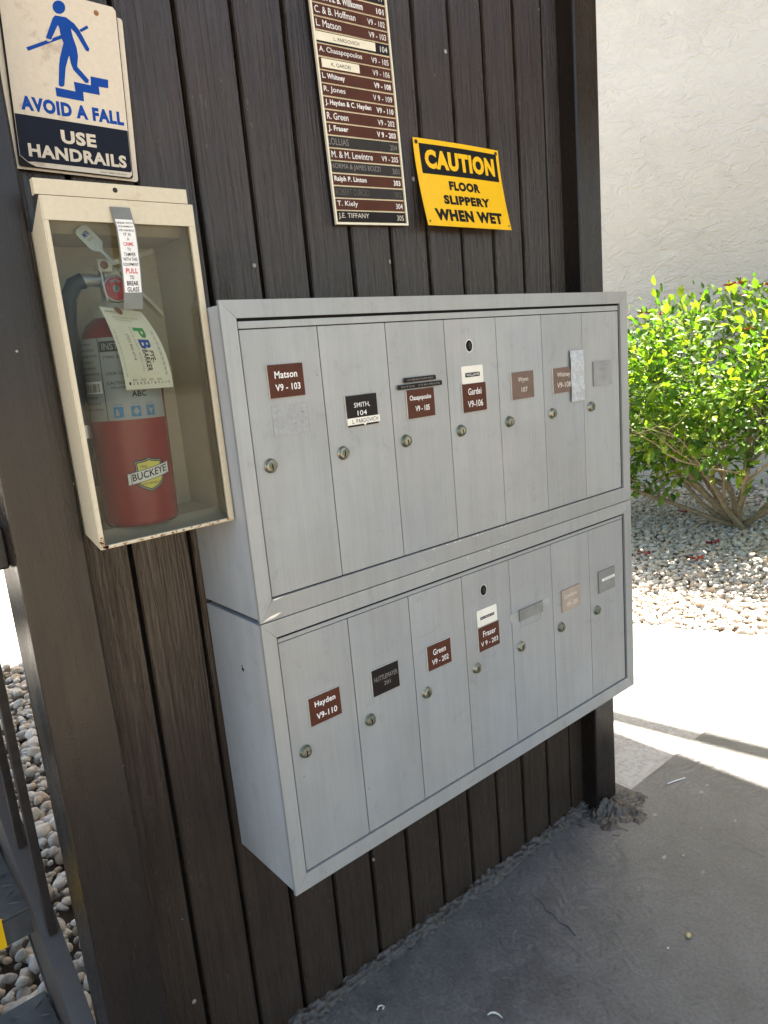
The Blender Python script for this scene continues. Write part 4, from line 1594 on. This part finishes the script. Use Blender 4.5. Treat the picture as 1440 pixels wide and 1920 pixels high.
stringer(-0.3525, -0.3455, -0.3555, -0.3245)
stringer(-1.346, -1.339, -1.368, -1.337)
for k in range(NT_):
    zt = 0.225 + 0.195 * k
    yf = -0.075 + 0.244 * k
    mb = MB()
    mb.box(-1.336, -0.3575, yf, yf + 0.272, zt - 0.006, zt, M['tread'], 0.001)
    mb.box(-1.336, -0.3575, yf, yf + 0.006, zt - 0.052, zt - 0.0062, M['tread'])
    mb.box(-1.336, -0.3575, yf + .264, yf + 0.272, zt - 0.035, zt - 0.0062, M['tread'])
    # raised diamond lugs
    for ix in range(24):
        for iy in range(8):
            cx, cy = -0.375 - ix * 0.040, yf + 0.03 + iy * 0.031
            if cx < -1.32 or (k > 2 and ix > 8):
                continue
            s = 1 if (ix + iy) % 2 else -1
            dx, dy = 0.011, 0.007 * s
            px, py = -dy * .22, dx * .22
            mb.add([(cx - dx, cy - dy, zt), (cx + px, cy + py, zt), (cx + dx, cy + dy, zt), (cx - px, cy - py, zt), (cx, cy, zt + .0022)],
                   [(1, 0, 4), (2, 1, 4), (3, 2, 4), (0, 3, 4)], M['tread'])
    tr_ = mb.build('tread', se)
    if k == 1:
        mb = MB()
        n = 14
        pts_ = [(-1.30, yf - .0015), (-0.4005, yf - .0015)] + [(-0.4005 - 0.012 * random.random() - (.018 * j / n), yf + 0.005 + 0.085 * j / n) for j in range(n)] + [(-1.30, yf + 0.09)]
        mb.prism(pts_, lambda u, v, d: (u, v, zt + d), 0.0003, 0.0028, M['yellow'])
        mb.box(-1.30, -0.402, yf - .0022, yf - .0004, zt - .052, zt + .0002, M['yellow'])
        mb.build('yellow_nosing', tr_)
for k in range(13):
    y = 0.115 + 0.1295 * k
    mb = MB()
    zt = SZ(y)
    mb.box(-0.3455, -0.3315, y - .008, y + .008, zt + .0003, zt + 0.800, M['rail'], 0.001)
    mb.build('baluster', se)
mb = MB()
ya, yb = 0.002, 1.80
vs = [(x, y, SZ(y) + z) for x in (-0.366, -0.324) for y in (ya, yb) for z in (0.775, 0.840)]
mb.add(vs, [(0, 1, 3, 2), (4, 6, 7, 5), (0, 4, 5, 1), (2, 3, 7, 6), (0, 2, 6, 4), (1, 5, 7, 3)], M['rail'])
mb.box(-0.400, -0.3225, -0.062, -0.004, 1.070, 1.128, M['rail'], 0.003)
mb.build('handrail', se)
mb = MB()
mb.box(-1.36, -0.33, 1.875, 3.05, 1.58, 1.78, M['stringer'])
mb.build('landing', se)

# ------------------------------------------------------------------ shrub
random.seed(5)
BX, BY = 4.28, 1.05
she = thing('flowering_shrub', 'large green flowering shrub with red blooms in the gravel before the stucco wall', 'shrub', (BX, BY, -0.02))
tips = []
segs = 0


def branch(mb, p, d, L, r, depth):
    pts_, rad = [Vector(p)], [r]
    q = Vector(p)
    n = 5
    for i in range(n):
        d = (d + Vector((random.gauss(0, .12), random.gauss(0, .12), random.gauss(0.03, .08)))).normalized()
        q = q + d * (L / n)
        pts_.append(q.copy())
        rad.append(r * (1 - 0.5 * (i + 1) / n))
    mb.tube(pts_, rad, M['bark'], 8 if depth < 2 else 5)
    if depth >= 3:
        tips.append((q.copy(), d.copy()))
        return
    for k in range(3 if depth < 2 else 4):
        t_ = random.uniform(.45, 1.0) if k else 1.0
        i = min(int(t_ * n), n)
        nd = (d + Vector((random.gauss(0, .62), random.gauss(0, .68), random.gauss(.05, .35)))).normalized()
        branch(mb, pts_[i], nd, L * random.uniform(.5, .75), rad[i] * .72, depth + 1)


mb = MB()
stems = [(-.85, .75, 1.0), (-.55, 1.25, .9), (-.25, .35, 1.25), (-.3, -.25, 1.3), (-.75, -.65, 1.0), (.1, 1.0, 1.2), (.2, -.9, 1.1), (-.9, .1, .95), (-.5, 1.7, .75), (-.4, -1.5, .8), (.35, .1, 1.3)]
for sx, sy, sz in stems:
    branch(mb, (random.uniform(-.05, .05), random.uniform(-.07, .07), 0), Vector((sx, sy, sz)).normalized(), random.uniform(.60, .82), random.uniform(.017, .027), 0)
mb.build('trunk', she)


def leaf_data():
    # folded, slightly curled leaf along +x, length 1
    v = [(0, 0, 0), (0.28, 0.22, 0.07), (0.62, 0.24, 0.05), (1.0, 0, -0.10), (0.62, -0.24, 0.05), (0.28, -0.22, 0.07), (0.30, 0, 0.0), (0.64, 0, -0.015)]
    f_ = [(0, 6, 1), (6, 7, 2, 1), (7, 3, 2), (0, 5, 6), (5, 4, 7, 6), (4, 3, 7)]
    return np.array(v, float), f_


LV, LF = leaf_data()
leaves = []
camp = np.array([-0.5256 - BX, -1.1276 - BY, 1.32])


def top_z(y, x):
    return 1.47 + 0.05 * math.sin(y * 3.1 + 1) + 0.05 * math.sin(y * 7.7 + x * 5) - 0.10 * max(0, y - 0.1)


def add_leaf(p, n, s):
    # x axis = leaf direction, z axis = blade normal
    ax = Vector(n).normalized()
    up_ = Vector((random.gauss(-.25, .45), random.gauss(0, .45), 1)).normalized()
    ay = up_.cross(ax)
    if ay.length < 1e-3:
        return
    ay.normalize()
    az = ax.cross(ay)
    leaves.append((np.array(p), np.array([ax[:], ay[:], az[:]]).T, s))


for q, d in tips:
    if q.z > top_z(q.y, q.x) or q.z < .36:
        continue
    if not (-0.95 < q.x < .75):
        continue
    for k in range(random.randint(9, 15)):
        off = Vector((random.gauss(0, .055), random.gauss(0, .06), random.gauss(0, .05)))
        nd = (off.normalized() + d * .6 + Vector((0, 0, -.12)))
        add_leaf(q + off, nd, random.uniform(.045, .085))
# twig-end sprays through the crown's volume
cl = 0
while cl < 1080:
    x, y, z = random.uniform(-.88, .62), random.uniform(-1.75, 1.75), random.uniform(.28, 1.62)
    e_ = ((x + .12) / .80) ** 2 + (y / 1.75) ** 2 * .8 + ((z - 1.02) / .64) ** 2
    if e_ > 1.0 or z > top_z(y, x) or random.random() > .30 + .70 * e_:
        continue
    if z < .66 and random.random() > (.34 if y > .35 else .10):
        continue
    cl += 1
    c = Vector((x, y, z))
    out = Vector((x + .1, y * .5, z - .75)).normalized()
    big_ = random.uniform(.7, 1.25)
    for k in range(random.randint(9, 14)):
        off = Vector((random.gauss(0, .06), random.gauss(0, .065), random.gauss(0, .055))) * big_
        nd = off.normalized() * .9 + out * .6 + Vector((0, 0, random.uniform(-.3, .25)))
        add_leaf(c + off, nd, random.uniform(.026, .074) * big_)
for k_ in range(60):            # low sprays hanging out on the left side
    c = Vector((random.uniform(-.75, .0), random.uniform(.45, 1.5), random.uniform(.14, .55)))
    for k in range(random.randint(7, 12)):
        off = Vector((random.gauss(0, .05), random.gauss(0, .055), random.gauss(0, .05)))
        add_leaf(c + off, off.normalized() + Vector((-.3, .1, -.2)), random.uniform(.03, .075))
leaves.sort(key=lambda L: np.linalg.norm(L[0] - camp) + 2.0 * (1 if L[0][1] < -0.75 or L[0][1] > .8 else 0))
single, rest_ = leaves[:300], leaves[300:]
lme = bpy.data.meshes.new('leaf')
lme.from_pydata([tuple(v) for v in LV], [], LF)
lme.materials.append(M['leaf'])
for p, m3, s in single:
    o = bpy.data.objects.new('leaf', lme)
    COL.objects.link(o)
    o.parent = she
    mm = Matrix.Identity(4)
    for a_ in range(3):
        for b_ in range(3):
            mm[a_][b_] = m3[a_][b_] * s
        mm[a_][3] = p[a_]
    o.matrix_local = mm
mb = MB()
vs, fs = [], []
for i, (p, m3, s) in enumerate(rest_):
    V = (LV * s) @ m3.T + p
    o_ = i * len(LV)
    vs += [tuple(v) for v in V]
    fs += [tuple(a_ + o_ for a_ in f_) for f_ in LF]
mb.add(vs, fs, M['leaf'])
fo = mb.build('foliage', she)
fo['kind'] = 'stuff'
# blooms
for (x, y, z, s) in ((-.18, .52, 1.46, .05), (-.18, .17, 1.43, .045), (-.10, -.04, 1.58, .05), (-.12, .02, 1.575, .045), (-.3, .22, .97, .04), (-.1, -.21, 1.55, .05), (-.25, -.45, 1.2, .04), (-.15, .60, 1.47, .04), (-.35, .35, 1.44, .035), (-.2, -.12, 1.50, .04), (-.5, .1, 1.36, .035), (-.55, -.3, 1.30, .035), (-.6, .45, .80, .035)):
    mb = MB()
    for k in range(5):
        a_ = k * 1.2566 + random.random()
        dx, dy = math.cos(a_), math.sin(a_)
        mb.add([(x, y, z), (x + (dx * .5 - dy * .4) * s, y + (dy * .5 + dx * .4) * s, z + s * .35), (x + dx * s, y + dy * s, z + s * .25), (x + (dx * .5 + dy * .4) * s, y + (dy * .5 - dx * .4) * s, z + s * .35)], [(0, 1, 2, 3)], M['petalpink'])
    mb.tube([(x, y, z), (x, y, z + s * .8)], .004, M['petal'], 6)
    mb.build('bloom', she)

# ------------------------------------------------------------------ fallen petals on the gravel
PET = [(3.30, 1.16, 'dark red fallen bloom on the shaded gravel nearest the mailboxes'), (3.72, 0.95, 'dark red fallen bloom on gravel in front of the shrub trunk'),
       (3.95, 0.66, 'dark red fallen bloom on gravel at the right edge of view'), (3.36, 0.86, 'crumpled orange bloom at the shade edge on the gravel'), (4.40, 1.50, 'dark red fallen bloom in the shade behind the shrub stems')]
for x, y, lb in PET:
    mb = MB()
    for k in range(6):
        a_ = k * 1.05 + random.random()
        L = random.uniform(.028, .045)
        dx, dy = math.cos(a_), math.sin(a_)
        mb.add([(0, 0, .006), (dx * L - dy * .013, dy * L + dx * .013, .012 + random.uniform(0, .02)), (dx * L * 1.2, dy * L * 1.2, .004), (dx * L + dy * .013, dy * L - dx * .013, .010)], [(0, 3, 2, 1)], M['petalpink'] if 'orange' in lb else M['petal'])
    o = mb.build('fallen_bloom', None, (x, y, 0.018))
    tag(o, lb, 'flower', 'fallen blooms on the gravel')

# ------------------------------------------------------------------ small things on the floor
def lump(name, loc, size, m, label, cat, sq=.7, seed=0):
    v = IV2.copy()
    for j in range(len(v)):
        v[j] *= 1 + .22 * mnoise.noise(Vector(v[j]) * 1.3 + Vector((seed * 3.1, 0, 0)))
    v *= np.array([size, size * .75, size * sq])
    mb = MB()
    mb.add([tuple(q) for q in v], [tuple(int(q) for q in f_) for f_ in IF2], m, True)
    o = mb.build(name, None, (loc[0], loc[1], size * sq * .9))
    return tag(o, label, cat)


lump('pebble', (0.783, -0.438), 0.0075, M['pebblegold'], 'small tan pebble alone on the dark painted floor', 'pebble', .7, 1)
lump('grit', (0.724, -0.423), 0.0030, M['twig'], 'tiny pale grit beside the tan pebble on the floor', 'grit', .5, 2)
mb = MB()
mb.tube([(-.012, .012, .002), (-.004, .010, .003), (.002, .004, .003), (.004, -.005, .003), (.004, -.013, .002)], [.0012, .0019, .002, .0018, .001], M['twig'], 8)
tag(mb.build('curled_scrap', None, (0.337, -0.271, 0.0)), 'curled white scrap on the floor near the bottom of the wall', 'litter')
mb = MB()
mb.tube([(-.008, .002, .0025), (-.002, .006, .003), (.005, .003, .003), (.006, -.003, .003), (.001, -.005, .0025)], .0018, M['twig'], 8)
tag(mb.build('curled_scrap', None, (0.182, -0.095, 0.0)), 'small curled pale scrap against the mortar under the mailboxes', 'litter')
mb = MB()
mb.tube([(-.03, .012, .002), (-.01, .005, .003), (.012, -.004, .003), (.03, -.010, .002)], .0018, M['white'], 6)
tag(mb.build('white_twig', None, (1.305, -0.128, 0.0)), 'thin white twig on the grey floor near the post', 'twig')
mb = MB()
for k, (x, y, s) in enumerate(((1.30, -.205, .010), (1.345, -.20, .007), (1.12, -.165, .009), (1.24, -.33, .006), (1.42, -.42, .008), (1.02, -.30, .005), (1.45, -.33, .006), (0.98, -.27, .008), (1.15, -.28, .004))):
    mb.prism([(x + s * math.cos(a_) * random.uniform(.6, 1.2), y + s * .6 * math.sin(a_) * random.uniform(.6, 1.2)) for a_ in np.linspace(0, 5.6, 9)], lambda u, v, d: (u, v, d), 0.0004, 0.0010, M['silverplate'])
mb.build('pale_paint_splashes', floor)['kind'] = 'stuff'
mb = MB()
for pts_ in ([(0.645, -.130), (0.642, -.150), (0.630, -.170), (0.633, -.190), (0.622, -.215), (0.626, -.235), (0.615, -.262)],):
    mb.tube([(x, y, .0005 + random.uniform(0, .0015)) for x, y in pts_], [random.uniform(.0012, .0030) for _ in pts_], M['floor'], 8)
mb.build('ridge_of_filler', floor)
